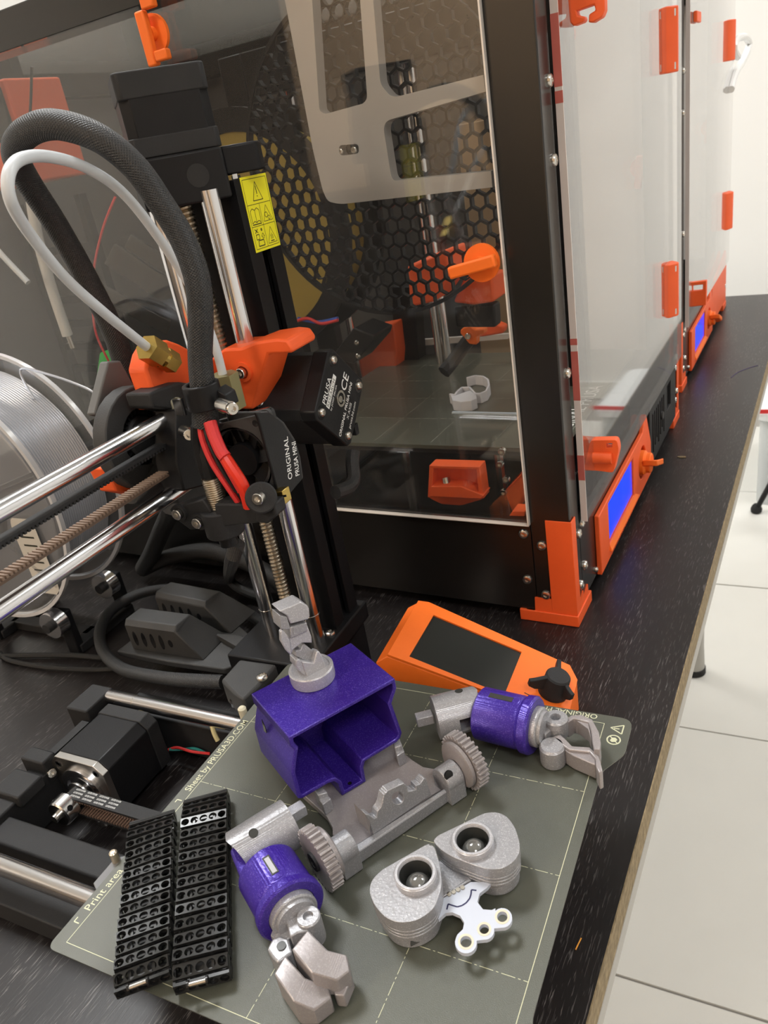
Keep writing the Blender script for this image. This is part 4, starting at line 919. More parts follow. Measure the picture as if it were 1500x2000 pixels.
# axial hotend fan: frame with a round opening, hub, blades and the lettered shroud
FY = 152.0
def fy(u, v, y=FY): return at(u, v, y=y)
fr = [fy(398, 832), fy(506, 814), fy(546, 962), fy(440, 985)]
fc = sum(fr, Vector()) / 4; fw = ((fr[1] - fr[0]).length + (fr[2] - fr[3]).length) / 2; fh = ((fr[3] - fr[0]).length + (fr[2] - fr[1]).length) / 2
ox = (fr[1] - fr[0] + fr[2] - fr[3]).normalized(); oz = (fr[0] - fr[3] + fr[1] - fr[2]).normalized()
hw, hh = fw / 2, fh / 2; rr = min(hw, hh) - 1.2
def fp(a, b, dy=0): return fc + ox * a + oz * b + Vector((0, dy, 0))
fan = mp('hotend_fan', G().holed([fp(*q) for q in rrect(-hw, hw, -hh, hh, 3)], [[fp(rr * cos(2 * pi * i / 30), rr * sin(2 * pi * i / 30)) for i in range(30)]], (0, 2, 0)).holed([fp(*q, 8) for q in rrect(-hw, hw, -hh, hh, 3)], [[fp(rr * cos(2 * pi * i / 30), rr * sin(2 * pi * i / 30), 8) for i in range(30)]], (0, 2, 0)), GREYBLK, hd, bev=.3, label='black square fan')
mp('fan_throat', G().ring(fp(0, 0, 0), fp(0, 0, 10), rr + .9, rr, 36), BLACK, fan)
for sx in (-1, 1):
    for sz in (-1, 1):
        mp('fan_post', G().cyl(fp(sx * (hw - 3.4), sz * (hh - 3.4), -.1), fp(sx * (hw - 3.4), sz * (hh - 3.4), 9.8), 2.8, n=14), GREYBLK, fan)
        mp('fan_screw_hole', G().cyl(fp(sx * (hw - 3.4), sz * (hh - 3.4), -.15), fp(sx * (hw - 3.4), sz * (hh - 3.4), .1), 1.6, n=14), BLACKG, fan)
mp('fan_hub', G().cyl(fp(0, 0, 1), fp(0, 0, 9), rr * .5, n=30), BLACK, fan)
for k in range(7):
    a = 2 * pi * k / 7; e = ox * cos(a) + oz * sin(a); n_ = oz * cos(a) - ox * sin(a); c_ = fp(0, 0, 5) + e * rr * .72
    mp('fan_blade', G().obox(c_, e * rr * .24, n_ * 3.6 + Vector((0, 2.2, 0)), Vector((0, .4, 0)) - n_ * .2), BLACK, fan)
mp('fan_backplate', G().prism([fp(*q, 10) for q in rrect(-hw, hw, -hh, hh, 3)], (0, 2, 0)), BLACKG, fan)
xs = (fr[1].x + fr[2].x) / 2 + 1
sh = mp('fan_cover', G().prism([at(u, v, x=xs) for u, v in ((500, 806), (527, 806), (552, 826), (573, 858), (584, 892), (591, 936), (549, 985), (545, 965), (506, 818))], (-1.6, 0, 0)), BLACK, fan, bev=.4)
mp('cover_top', G().prism([at(u, v, x=xs - 1.7) for u, v in ((522, 803), (530, 803), (556, 824), (577, 857), (588, 892), (594, 934), (560, 972))], (-24, 0, 0)), GREYBLK, fan, bev=1)
ta, tb_ = at(573, 938, x=xs), at(563, 850, x=xs); tdir = (tb_ - ta)
lettering(sh, 'ORIGINAL', 5.0, at(571, 935, x=xs) , tdir, Vector((0, -1, 0)), INK, root=mini, bold=.03, sx=(tdir.length / 24.5))
lettering(sh, 'PRUSA MINI', 5.0, at(585, 928, x=xs), at(576, 853, x=xs) - at(585, 928, x=xs), Vector((0, -1, 0)), INK, root=mini, bold=.03, sx=((at(576, 853, x=xs) - at(585, 928, x=xs)).length / 29.5))
# probe in its holder
pt, pm, pb = fy(410, 932, 146), fy(434, 1012, 146), fy(448, 1062, 146)
px_, pz0, pz1 = pm.x, pb.z, pt.z
pr = mp('probe', G().cyl((px_, 146, pz0 + 14), (px_, 146, pz1), 4.3, n=22).helix((px_, 146, pz0 + 14), (px_, 146, pz1), 4.6, 1.1, .6), mat('nickel_thread', (0.55, 0.47, 0.36), .3, 1.0), hd, label='threaded nickel probe')
mp('probe_nut', G().cyl((px_, 146, pz0 + 9), (px_, 146, pz0 + 12), 5.3, n=22), GOLD, pr)
mp('probe_tip', G().cyl((px_, 146, pz0), (px_, 146, pz0 + 9), 4.6, n=22), BLACK, pr)
mp('probe_cable', G().tube([(px_, 146, pz1 - 1), (px_ - 1, 147, pz1 + 10), (px_ - 4, 150, pz1 + 22), at(384, 850, y=156)], 2.2, 8, radii=[3.4, 3.2, 2.6, 2.4]), BLACK, pr)
zc = pm.z
hd2 = mp('probe_holder', G().cyl((px_, 146, zc - 8), (px_, 146, zc + 6), 9.5, n=28).prism([fy(u, v, 140) for u, v in ((330, 995), (395, 975), (412, 1000), (412, 1030), (372, 1036), (345, 1016))], (0, 8, 0)).prism([fy(u, v, 139) for u, v in ((418, 985), (500, 985), (505, 1022), (425, 1030))], (0, 10, 0)), BLACKM, hd, bev=.8, label='black printed probe holder')
for (u, v) in ((351, 1001), (390, 1018)):
    p = fy(u, v, 139.5); mp('screw_recess', G().ring((p.x, 138.6, p.z), (p.x, 140.4, p.z), 4.4, 2.9, 20), BLACKM, hd2); mplace('bolt', BOLT, hd2, (p.x, 139.6, p.z), (0, -1, 0))
ck = mp('clamp_knuckle', G().cyl(fy(510, 972, 136), fy(510, 972, 146), 7.2, n=28).prism([fy(u, v, 138) for u, v in ((498, 985), (535, 985), (540, 1008), (522, 1024), (500, 1020))], (0, 9, 0)), BLACKM, hd, bev=.8)
p = fy(508, 971, 135.8); mplace('bolt', BOLT, ck, p, (.15, -1, .1))
mp('brass_block', G().obox(fy(541, 970, 150), ox * 6.0, (0, 3, 0), (0, 0, 3.4)), BRASS, hd, bev=.4)
mp('brass_groove', G().obox(fy(541, 971, 146.9), ox * 5.4, (0, .2, 0), (0, 0, .5)), BLACKG, hd)
# cable clamp ring with its bolts
cc = at(398, 775, y=150)
cr = mp('cable_clamp', G().ring((cc.x, 150, cc.z - 5), (cc.x, 150, cc.z + 6.5), 8.4, 6.2, 32).prism([fy(u, v, 150) for u, v in ((420, 760), (440, 772), (448, 796), (420, 796))], (0, 8, 0)), BLACK, hd, bev=.6, label='glossy black cable clamp')
mp('clamp_latch', G().obox((cc.x - 6, 139.6, cc.z - 1), (2.6, 0, 0), (0, 1, 0), (0, 0, 4)), BLACKG, cr, bev=.4)
p = fy(455, 792, 146); bb = mp('clamp_bolt', G().cyl(p + Vector((-7, 0, .6)), p + Vector((1, -3, 0)), 2.9, n=20), STEEL, cr); mplace('bolt', BOLT, bb, p + Vector((0.6, -2.8, 0)), (.8, -.5, 0))
p = fy(370, 846, 150); bb = mp('clamp_bolt', G().cyl(p + Vector((-6, 3, 0)), p, 2.8, n=18), STEEL, cr); mplace('bolt', BOLT, bb, p, (.6, -.75, 0))
p = fy(335, 793, 165); mp('clear_clip', G().obox(p, (5, 0, 0), (0, 3, 0), (0, 0, 4)), mat('yellowish_clip', (0.42, 0.40, 0.30), .3), hd, bev=1.5)
# brass fittings and tubes
a, b = at(286, 678, x=-19), at(336, 708, x=-19); d = (b - a).normalized()
bf = mp('tube_fitting', G().cyl(a, a + d * 9, 6.6, n=6).cyl(a + d * 9, a + d * 12, 5.0, n=20).cyl(a + d * 12, a + d * 19, 5.6, n=6), BRASS, hd, flat=True, label='brass tube fitting')
b2 = at(438, 742, y=186); bf2 = mp('tube_fitting', G().cyl(b2 + Vector((0, 0, -15)), b2 + Vector((0, 0, 3)), 7.6, n=6), mat('dull_brass', (0.32, 0.29, 0.15), .4, .8), oc, flat=True)
tube = [a - d * -2, at(252, 650, x=-17), at(205, 612, x=-14), at(130, 545, x=-10), at(62, 462, x=0), at(22, 395, x=12), at(17, 340, x=14), at(42, 310, x=8), at(95, 306, x=0), at(165, 326, x=-4), at(235, 372, x=-4), at(300, 450, x=-4), at(372, 560, y=187), at(415, 660, y=186), b2 + Vector((0, 0, 2))]
mp('feed_tube', G().tube(tube, 2.2, 12), PTFE, label='milky white feed tube in a wide loop')
slv = [at(402, 830, y=149), at(398, 775, y=150), at(391, 700, y=152), at(392, 620, y=154), at(385, 545, y=156), at(358, 470, y=156), at(314, 397, y=154), at(262, 325, y=150), at(190, 268, y=146), at(105, 243, y=143), at(48, 262, y=144), at(30, 300, y=150), at(52, 350, y=160), at(110, 440, y=175), at(170, 545, y=185), at(222, 650, y=190), at(250, 740, y=192), at(272, 800, y=192)]
mp('cable_sleeve', G().tube(slv, 6, 18, radii=[6.3, 5.9, 5.5, 5.6, 5.7, 5.6, 5.5, 5.5, 5.6, 5.8, 5.8, 5.8, 5.8, 5.8, 5.8, 5.8, 5.8, 5.8]), SLEEVE, label='thick black woven cable sleeve in a loop')
c1 = at(267, 745, y=192); mp('zip_tie', G().ring(at(262, 738, y=192), at(264, 745, y=192), 9.4, 8.4, 24), BLACKG); mp('zip_tie_head', G().obox(at(247, 748, y=183), (3, 0, 0), (0, 2, 0), (0, 0, 2)), BLACKG)
# heater and sensor wires leaving the sleeve
mp('heater_wire', G().tube([fy(412, 826, 146), fy(425, 870, 142), fy(447, 905, 140), fy(475, 950, 139), fy(486, 990, 140)], 2.9, 10, radii=[2.4, 2.5, 2.9, 2.9, 2.6]), REDHS, label='red heat-shrunk heater wire')
mp('heater_sleeve', G().tube([fy(410, 824, 144.6), fy(418, 850, 142.6), fy(431, 880, 140.4), fy(440, 893, 139.6)], 2.95, 10), RED)
mp('heater_wire', G().tube([fy(391, 830, 146), fy(396, 860, 144), fy(415, 905, 142), fy(448, 955, 141), fy(468, 985, 142)], 1.5, 8), RED)
mp('black_wire', G().tube([fy(385, 832, 147), fy(386, 865, 147), fy(396, 910, 146), fy(405, 940, 146)], 3, 8), BLACK)
mp('black_wire', G().tube([fy(400, 830, 146), fy(408, 862, 143.6), fy(432, 912, 141), fy(462, 960, 140)], 1.2, 8), BLACK)
mp('red_core', G().tube([fy(404, 830, 145), fy(413, 862, 142.6), fy(440, 912, 140.4), fy(468, 962, 140)], .9, 8), RED)
# bed cables lying on the desk
zz = -22
mp('bed_cable', G().tube([at(436, 1332, z=-6), at(392, 1330, z=-8), at(318, 1324, z=-14), at(238, 1306, z=-26), at(200, 1268, z=-34), at(197, 1225, z=-36), at(222, 1188, z=-37), at(272, 1160, z=-39), at(335, 1150, z=-43), at(400, 1162, z=-46), at(462, 1186, z=-46), at(516, 1218, z=-46)], 4.4, 12), SLEEVE, label='black woven bed cable in a loop')
mp('motor_cable', G().tube([at(280, 1110, z=-47), at(296, 1082, y=322), at(316, 1035, y=318), at(330, 1005, y=300), at(335, 985, y=250)], 7.6, 12), SLEEVE)
mp('motor_cable', G().tube([at(278, 1112, z=-48), at(330, 1088, y=332), at(400, 1076, y=330), at(455, 1088, y=328), at(510, 1112, y=326), at(560, 1150, y=318)], 7.2, 12), SLEEVE)
mp('motor_cable', G().tube([at(464, 1060, y=175), at(452, 1100, y=178), at(448, 1130, z=-42), at(470, 1150, z=-48), at(520, 1170, z=-50)], 4.2, 10), SLEEVE)
mp('sensor_cable', G().tube([at(0, 1282, z=-55.4), at(60, 1280, z=-55.4), at(140, 1280, z=-55.4), at(215, 1286, z=-55)], 2.2, 8), RUBBER)
mp('cable_loop', G().tube([at(0, 1275, z=-55.6), at(20, 1290, z=-55.6), at(90, 1303, z=-55.6), at(180, 1308, z=-55.6), at(240, 1305, z=-55.6)], 2.0, 8), RUBBER)
mp('twisted_wire', G().tube([at(322, 1468, z=-50), at(345, 1460, z=-46), at(375, 1468, z=-46), at(410, 1472, z=-48)], .9, 6), RED)
mp('twisted_wire', G().tube([at(330, 1464, z=-47), at(355, 1464, z=-49), at(380, 1462, z=-46), at(400, 1470, z=-48)], .9, 6), mat('teal_wire', (0.02, 0.2, 0.18), .5))
for (x, y) in ((-120, 52), (55, 52), (-120, 160), (55, 160)): mp('foot', G().cyl((x, y, -58), (x, y, -55), 7, n=18), RUBBER)
mp('foot', G().box(-50, -8, 200, 260, -58, -56.5), RUBBER)

# ================================================================== SPOOL ON ITS ROLLERS
SCx, SCz, Y0, Y1 = -295.0, 78.0, 212.0, 272.0
spl = thing('filament_spool', 'clear plastic spool wound with shiny silver filament at the left edge', 'spool', (SCx, (Y0 + Y1) / 2, SCz))
def spp(name, g, m, parent=None, **k): return part(name, g, m, parent or spl, world=True, root=spl, **k)
for y in (Y0, Y1 - 3):
    f = spp('flange', G().lathe([(100, 0), (100, 3), (97, 3), (96, 2.2), (30, 2.2), (30, .8), (96, .8), (97, 0)], (SCx, y, SCz), (0, 1, 0), 72, True), SPOOLCLR, label='clear plastic flange')
    spp('flange_rim', G().ring((SCx, y - .3, SCz), (SCx, y + 3.3, SCz), 100.4, 97.6, 72), mat('bright_clear_rim', (0.55, 0.55, 0.56), .15, 0, .8), f)
    for k in range(6):
        a = 2 * pi * k / 6 + .3; e = Vector((cos(a), 0, sin(a))); n_ = Vector((-sin(a), 0, cos(a)))
        spp('flange_rib', G().obox(Vector((SCx, y + 1.5, SCz)) + e * 62, e * 33, n_ * 1.6, (0, 2.2, 0)), SPOOLCLR, f)
prof = []
ny = 26
for k in range(ny):
    y = 3.6 + (Y1 - Y0 - 7.2) * k / ny; st_ = (Y1 - Y0 - 7.2) / ny
    prof += [(86.8, y), (87.9, y + st_ * .22), (88.3, y + st_ * .5), (87.9, y + st_ * .78)]
prof += [(87.0, Y1 - Y0 - 3.6), (40, Y1 - Y0 - 3.6), (40, 3.6)]
spp('windings', G().lathe(prof, (SCx, Y0, SCz), (0, 1, 0), 90, True), FILAM, label='silver filament windings')
spp('hub', G().ring((SCx, Y0, SCz), (SCx, Y1, SCz), 40, 27, 40), SPOOLCLR)
lbm = spp('paper_label', G().prism([(SCx + 58 + q[0] * .5, Y0 - .3, SCz - 38 + q[1]) for q in rrect(-24, 26, -34, 30, 10)], (0, .25, 0)), mat('aged_paper', (0.55, 0.52, 0.46), .7), label='small paper label')
for k in range(5): spp('label_line', G().box(SCx + 52, SCx + 66, Y0 - .42, Y0 - .32, SCz - 52 + k * 7, SCz - 50.6 + k * 7), BINK, lbm)
spp('filament_end', G().tube([(SCx + 60, Y1 - 14, SCz + 66)] + [at(u, v, y=262) for u, v in ((40, 722), (100, 733), (165, 757), (200, 778))], .9, 8), FILAM)
hd_ = thing('spool_holder', 'black roller holder with steel bearings under the silver spool', 'holder', (-295, 242, -58))
def shp(name, g, m, parent=None, **k): return part(name, g, m, parent or hd_, world=True, root=hd_, **k)
for y in (Y0 + 1.5, Y1 - 1.5):
    for sx in (-1, 1):
        ang = radians(-90 + sx * 25); bxp = SCx + 111.9 * cos(ang); bz = SCz + 111.9 * sin(ang)
        b_ = shp('bearing', G().ring((bxp, y - 5, bz), (bxp, y + 5, bz), 11, 4, 32), CHROME)
        shp('bearing_bolt', G().cyl((bxp, y - 9, bz), (bxp, y + 9, bz), 4, n=16), BLACKM, b_)
        shp('bearing_arm', G().prism([(bxp - 6, y + 6, -58), (bxp + 6, y + 6, -58), (bxp + 6, y + 6, bz + 6), (bxp - 6, y + 6, bz + 6)], (0, 7, 0)), BLACK, bev=1)
for sx in (-1, 1): shp('rail', G().box(SCx + sx * 47 - 7, SCx + sx * 47 + 7, Y0 + 10, Y1 + 12, -58, -50), BLACKM, bev=1)
shp('crossbar', G().box(SCx - 47, SCx + 47, 236, 248, -58, -50), BLACKM, bev=1)

# ================================================================== STEEL SHEET ON THE BED
def atp(u, v, p0, n):
    r = _ray(u, v); p0, n = Vector(p0), Vector(n); return CAM + r * ((p0 - CAM).dot(n) / r.dot(n))
st = thing('steel_sheet', 'olive steel print sheet with pale dashed grid, holding the robot parts', 'sheet', (90, 90, 0))
def stp(name, g, m, parent=None, **k): return part(name, g, m, parent or st, world=True, root=st, **k)
ol = roundpoly([(-6.5, -4.6), (192.6, -4.6), (192.6, 19), (184.6, 32.5), (184.6, 148.5), (192.6, 162), (192.6, 186), (-6.5, 186)], [4, 6, 3, 3, 3, 3, 6, 4], 4)
sb = stp('sheet_plate', G().prism([(x, y, -.6) for x, y in ol], (0, 0, .6)), SHEET)
g = G(); zt = .05
def strip(g, a, b, w_=.26, z=zt):
    a, b = Vector((a[0], a[1], 0)), Vector((b[0], b[1], 0)); d = (b - a).normalized(); s_ = Vector((-d.y, d.x, 0)) * w_ / 2; Z = Vector((0, 0, z))
    g.add([a - s_ + Z, b - s_ + Z, b + s_ + Z, a + s_ + Z], [(0, 1, 2, 3)])
for a, b in (((0, 0), (180, 0)), ((180, 0), (180, 180)), ((180, 180), (0, 180)), ((0, 180), (0, 0))): strip(g, a, b)
stp('printed_border', g, CREAM, flat=True, label='pale printed border line')
g = G()
for k in (45, 90, 135):
    q = 0.0; n_ = 0
    while q < 180:
        L_ = (5.2, .9)[n_ % 2]; strip(g, (k, q), (k, min(180, q + L_)), .22); strip(g, (q, k), (min(180, q + L_), k), .22); q += L_ + 1.0; n_ += 1
stp('printed_grid', g, CREAM, flat=True, kind='stuff')
def fit_text(txt, y0, y1, x, size):
    o = lettering(st, txt, size, (x, y0, .05), (0, 1, 0), (-1, 0, 0), CREAM, root=st, bold=.012, lift=0)
    ys = [v.co.y for v in o.data.vertices]; k = (y1 - y0) * S / (max(ys) - min(ys)); m0 = min(ys)
    for v in o.data.vertices: v.co.y = m0 + (v.co.y - m0) * k
    return o
yv = lambda u, v: at(u, v, z=0).y
fit_text('Print area', yv(186, 1785), yv(242, 1702), -1.3, 5.2)
g = G(); y0 = yv(160, 1806); strip(g, (-1.4, y0), (-4.2, y0), .5); strip(g, (-4.2, y0), (-4.2, y0 + 2.2), .5); stp('lettering', g, CREAM, flat=True)
fit_text('Sheet by PRUSA3D.COM', yv(366, 1545), yv(484, 1409), -1.3, 5.2)
g = G(); y0 = yv(352, 1563); strip(g, (-1.4, y0), (-4.2, y0), .5); strip(g, (-4.2, y0), (-4.2, y0 - 1.8), .5); stp('lettering', g, CREAM, flat=True)
xr = at(1166, 1405, z=0).x
lettering(st, 'ORIGINAL PRUSA MINI', 4.6, (xr, 185.2, .05), (-1, 0, 0), (0, -1, 0), CREAM, root=st, lift=0, bold=.02)
def sym(pts, w_=.45, closed=True, name='warning_symbol'):
    g = G(); q = [at(u, v, z=0) for u, v in pts]
    for i in range(len(q) if closed else len(q) - 1): strip(g, q[i], q[(i + 1) % len(q)], w_)
    return stp(name, g, CREAM, flat=True)
sym([(1193, 1421), (1219, 1417), (1214, 1434)], .6); sym([(1199, 1422.5), (1210, 1424)], .6, False)
c = at(1198.5, 1445, z=0); g = G()
cc_ = circ(c.x, c.y, 3.0, 24)
for i in range(24): strip(g, cc_[i], cc_[(i + 1) % 24], .7)
hn = [(c.x - 1.6, c.y - .8), (c.x - .6, c.y - 1.7), (c.x + 1, c.y - 1.2), (c.x + 1.7, c.y + .4), (c.x + .6, c.y + 1.6), (c.x - 1, c.y + 1.3)]
g.add([(x, y, zt) for x, y in hn], [tuple(range(6))]); strip(g, (c.x - 2, c.y + 2), (c.x + 2, c.y - 2), .5, .06)
stp('hand_symbol', g, CREAM, flat=True)

# ================================================================== PRINTED ROBOT PARTS
HT = 51.0
Fb = at(564, 1440, z=HT); ew = (at(770, 1326, z=HT) - Fb); WB = ew.length; ew.normalize(); eb = Vector((-ew.y, ew.x, 0)); DB = (at(486, 1357, z=HT) - Fb).length
def bp_(s_, t_, z): return Fb + ew * s_ + eb * t_ + Vector((0, 0, z - HT))
box = thing('robot_torso', 'open purple glitter printed box, hollow towards the viewer, on the silver chassis', 'robot part', bp_(WB / 2, DB / 2, 5))
z0 = 5.2
oo = [(0, HT), (0, HT - 4), (-2.5, HT - 7), (-3.2, HT - 17), (-1, z0 + 13), (-.5, z0 + 12), (12.5, z0 + 11), (15, z0 + 10.5), (17, z0 + 7.5), (16.8, z0), (30, z0), (30.6, z0 + 8), (31.4, z0 + 11), (WB - 5, z0 + 11.5), (WB - 2, z0 + 13), (WB - 1, z0 + 15), (WB - .8, HT - 17), (WB + .4, HT - 12), (WB - 2.2, HT - 7), (WB + .6, HT - 2.5), (WB + .4, HT)]
oo = [(0, HT), (-.2, HT - 5), (1.0, HT - 7.5), (-1.6, HT - 14), (-3.2, HT - 19), (-3.4, z0 + 12.6), (-1.6, z0 + 11.4), (11.5, z0 + 11.2), (14.6, z0 + 10.4), (16.4, z0 + 7.5), (16.6, z0), (29.8, z0), (30.2, z0 + 8.5), (31.6, z0 + 11.2), (WB - 5, z0 + 11.4), (WB - 2.6, z0 + 12.6), (WB - 1.4, z0 + 15), (WB - 3.6, HT - 12), (WB + .4, HT - 5.5), (WB + .4, HT)]
cxm = sum(p[0] for p in oo) / len(oo); czm = 27
def inset(poly, d):
    out = []; n = len(poly)
    A = sum(poly[i][0] * poly[(i + 1) % n][1] - poly[(i + 1) % n][0] * poly[i][1] for i in range(n)); sg = 1 if A > 0 else -1
    for i in range(n):
        a, b, c = Vector(poly[i - 1]), Vector(poly[i]), Vector(poly[(i + 1) % n]); d1 = (b - a).normalized(); d2 = (c - b).normalized()
        n1 = Vector((-d1.y, d1.x)) * sg; n2 = Vector((-d2.y, d2.x)) * sg; m_ = (n1 + n2); m_ = m_ / max(m_.length_squared, .4) * 2
        out.append(tuple(b + m_ * d))
    return out
ii = inset(oo, 1.9)
part('shell', G().holed([bp_(x, 0, z) for x, z in oo], [[bp_(x, 0, z) for x, z in ii]], eb * DB), PURPLE, box, world=True, bev=.5)
part('back_wall', G().prism([bp_(x, DB - 2.4, z) for x, z in inset(oo, 1.2)], eb * 2.2), PURPLE, box, world=True)
p = atp(520, 1417, Fb - ew * 1.0, ew)
part('side_slot', G().prism([p + eb * a + Vector((0, 0, b)) - ew * .9 for a, b in ((2, -4), (-1.2, -3), (-1.6, .6), (0.4, 4), (1.2, 1))], -ew * .3), BLACKG, box, world=True)
part('floor_hole', G().prism([bp_(22.6 + 1 * cos(2 * pi * i / 10), 2.4 + 1 * sin(2 * pi * i / 10), z0 + 2.0) for i in range(10)], (0, 0, .15)), BLACKG, box, world=True)

# neck on top of the purple box
Cn = at(612, 1324, z=HT + .2)
nk = thing('printed_robot_neck', 'pale silver printed jointed neck on a round foot, on top of the purple box', 'robot part', Cn)
part('round_foot', G().lathe([(10.4, 0), (10.6, 1), (10.6, 6), (10.1, 6.6), (9.0, 6.6), (8.8, 6.1), (1e-6, 6.1)], Cn, (0, 0, 1), 56), SILVER_L, nk, world=True)
fnorm = -eb
def neckprism(name, pts, off, dp, m=SILVER_L, bev=.5):
    q = [atp(540 + x / 10, 1160 + y / 10, Cn + fnorm * off, fnorm) for x, y in pts]
    return part(name, G().prism(q, -fnorm * dp), m, nk, world=True, bev=bev)
sd = neckprism('saddle', [(500, 1330), (600, 1625), (1000, 1470), (890, 1200), (840, 1130), (790, 1130), (730, 1350), (600, 1340)], 5, 3.4)
neckprism('saddle_back', [(500, 1345), (540, 1290), (770, 1110), (850, 1140), (960, 1430), (640, 1560)], .5, 3.4)
neckprism('saddle_ear', [(380, 1300), (450, 1275), (500, 1330), (600, 1625), (480, 1540), (390, 1430)], 4, 7)
neckprism('pivot_wedge', [(370, 1130), (400, 1100), (470, 1100), (525, 965), (740, 1140), (745, 1250), (720, 1345), (600, 1335), (480, 1270), (370, 1220)], 2, 5, SILVER, .8)
neckprism('middle_link', [(260, 700), (600, 600), (690, 840), (700, 960), (500, 960), (330, 1090), (290, 1190), (250, 900)], 3.5, 7)
neckprism('link_lobe', [(80, 740), (120, 700), (200, 790), (260, 900), (300, 1190), (270, 1190), (200, 1120), (90, 930)], 4.6, 2.2)
neckprism('link_plate', [(270, 650), (330, 640), (600, 560), (610, 730), (330, 860), (275, 880)], 4.6, 8, SILVER)
hdn = neckprism('top_block', [(60, 340), (210, 430), (280, 590), (620, 500), (655, 440), (640, 290), (610, 230), (480, 155)], 4.8, 9)
neckprism('block_side', [(60, 420), (210, 450), (275, 680), (260, 700), (90, 690)], 4.4, 8, SILVER)
neckprism('recess_panel', [(330, 660), (560, 590), (570, 710), (330, 800)], 4.9, .4, SILVER, 0)

# chassis with gear wheels
gl, gr_ = at(624, 1676, z=13.8), at(910, 1483, z=13.8)
dch = (gr_ - gl); dch.z = 0; LG = dch.length; dch.normalize(); fch = Vector((dch.y, -dch.x, 0))
ch = thing('printed_robot_chassis', 'silver printed chassis with a gear wheel at each end, under the purple box', 'robot part', (gl + gr_) / 2 + Vector((0, 0, -13.8)))
def chp(name, g, m, parent=None, **k): return part(name, g, m, parent or ch, world=True, root=ch, **k)
def c1(x, y, z): return at(560 + x * .26667, 1420 + y * .26667, z=z)
zp = 5.0
plate = [c1(x, y, zp) for x, y in ((110, 485), (290, 650), (335, 735), (335, 790), (430, 800), (440, 900), (650, 790), (1060, 500), (1225, 395), (1110, 310), (1000, 292), (920, 240), (760, 110), (560, 240))]
chp('deck', G().prism([p - Vector((0, 0, 3.5)) for p in plate], (0, 0, 3.5)), SILVER_P, bev=.3)
lip = [c1(x, y, zp + 2.5) for x, y in ((440, 900), (1235, 395), (1260, 385), (1310, 372), (850, 690), (400, 1000), (370, 990))]
chp('front_beam', G().prism([p - Vector((0, 0, 7)) for p in lip], (0, 0, 7)), SILVER, bev=.8)
w0 = c1(640, 790, zp + 2.2)
def cw(x, y, off=0.0): return atp(560 + x * .26667, 1420 + y * .26667, w0 + fch * off, fch)
fw_ = [(635, 790), (605, 690), (575, 640), (600, 640), (640, 670), (660, 665), (665, 620), (690, 590), (700, 560), (712, 500), (740, 465), (860, 410), (885, 440), (890, 475), (950, 460), (945, 430), (975, 420), (1005, 375), (1025, 380), (1040, 440), (1058, 500)]
hl = [(815 + 44 * cos(2 * pi * i / 16), 520 + 46 * sin(2 * pi * i / 16)) for i in range(16)]
chp('front_wall', G().holed([cw(*q) for q in fw_], [[cw(*q) for q in hl]], -fch * 4.2), SILVER, bev=.35)
chp('wall_web', G().prism([cw(610, 780), cw(575, 645), cw(610, 690)], -fch * 9), SILVER_P)
for pts, hz in ((((225, 560), (285, 650), (395, 570), (330, 500)), 9.5), (((800, 230), (825, 295), (922, 235), (895, 160)), 10)):
    q = [c1(x, y, zp) for x, y in pts]; a = (q[1] - q[0]); 
    chp('rear_post', G().prism([q[0], q[1], q[1] * .45 + q[2] * .55, q[0] * .45 + q[3] * .55], (0, 0, hz * .72)).prism([q[0] + Vector((0, 0, hz * .6)), q[1] * .6 + q[0] * .4 + Vector((0, 0, hz * .6)), q[2] * .5 + q[1] * .5 * .6 + q[0] * .2 + Vector((0, 0, hz * .6)), q[3] * .5 + q[0] * .5 + Vector((0, 0, hz * .6))], (0, 0, hz * .4)), SILVER, bev=.4)
def wheel(c, sg):
    """gear wheel: toothed rim, web, hub and axle end; sg = +1 outward along the chassis axis"""
    x, y, d = frame_from(dch * sg); n_ = 30; R1, R2 = 12.0, 13.6; pts = []
    for i in range(n_):
        for f_, r_ in ((0, R1), (.18, R2), (.52, R2), (.70, R1)):
            a = 2 * pi * (i + f_) / n_; pts.append(c + (x * cos(a) + y * sin(a)) * r_)
    wm = chp('gear_wheel', G().prism([p - d * 3.2 for p in pts], d * 5.4), SILVER_P, bev=.15, label='toothed printed wheel')
    chp('wheel_disc', G().lathe([(11, -3.6), (11, -5.2), (9.8, -6), (3, -6), (3, -3.4)], c, d, 40), SILVER_P, wm)
    chp('axle', G().cyl(c - d * 13, c - d * 5.8, 2.2, n=18), BLACKG, wm)
    chp('wheel_hub', G().lathe([(4, 2), (4, 3.4), (2.2, 3.4), (2.2, 2.4), (1e-6, 2.4)], c, d, 24), BLACKM, wm)
    return wm
wheel(gl, -1); wheel(gr_, 1)
for c, sg in ((gl, 1), (gr_, -1)):
    q = c + dch * sg * 6.2
    chp('axle_block', G().cyl(q + Vector((0, 0, -3)), q + dch * sg * 9 + Vector((0, 0, -3)), 6.2, n=28).obox(q + dch * sg * 4.5 + Vector((0, 0, -8)), dch * 4.5, fch * 6, (0, 0, 5.4)), SILVER, bev=.5)
p = gr_ - dch * 13; mt = chp('axle_hole', G().cyl(p + fch * 3.5 + Vector((0, 0, 2.2)), p + fch * 4.2 + Vector((0, 0, 2.4)), 2.2, n=18), BLACKG)

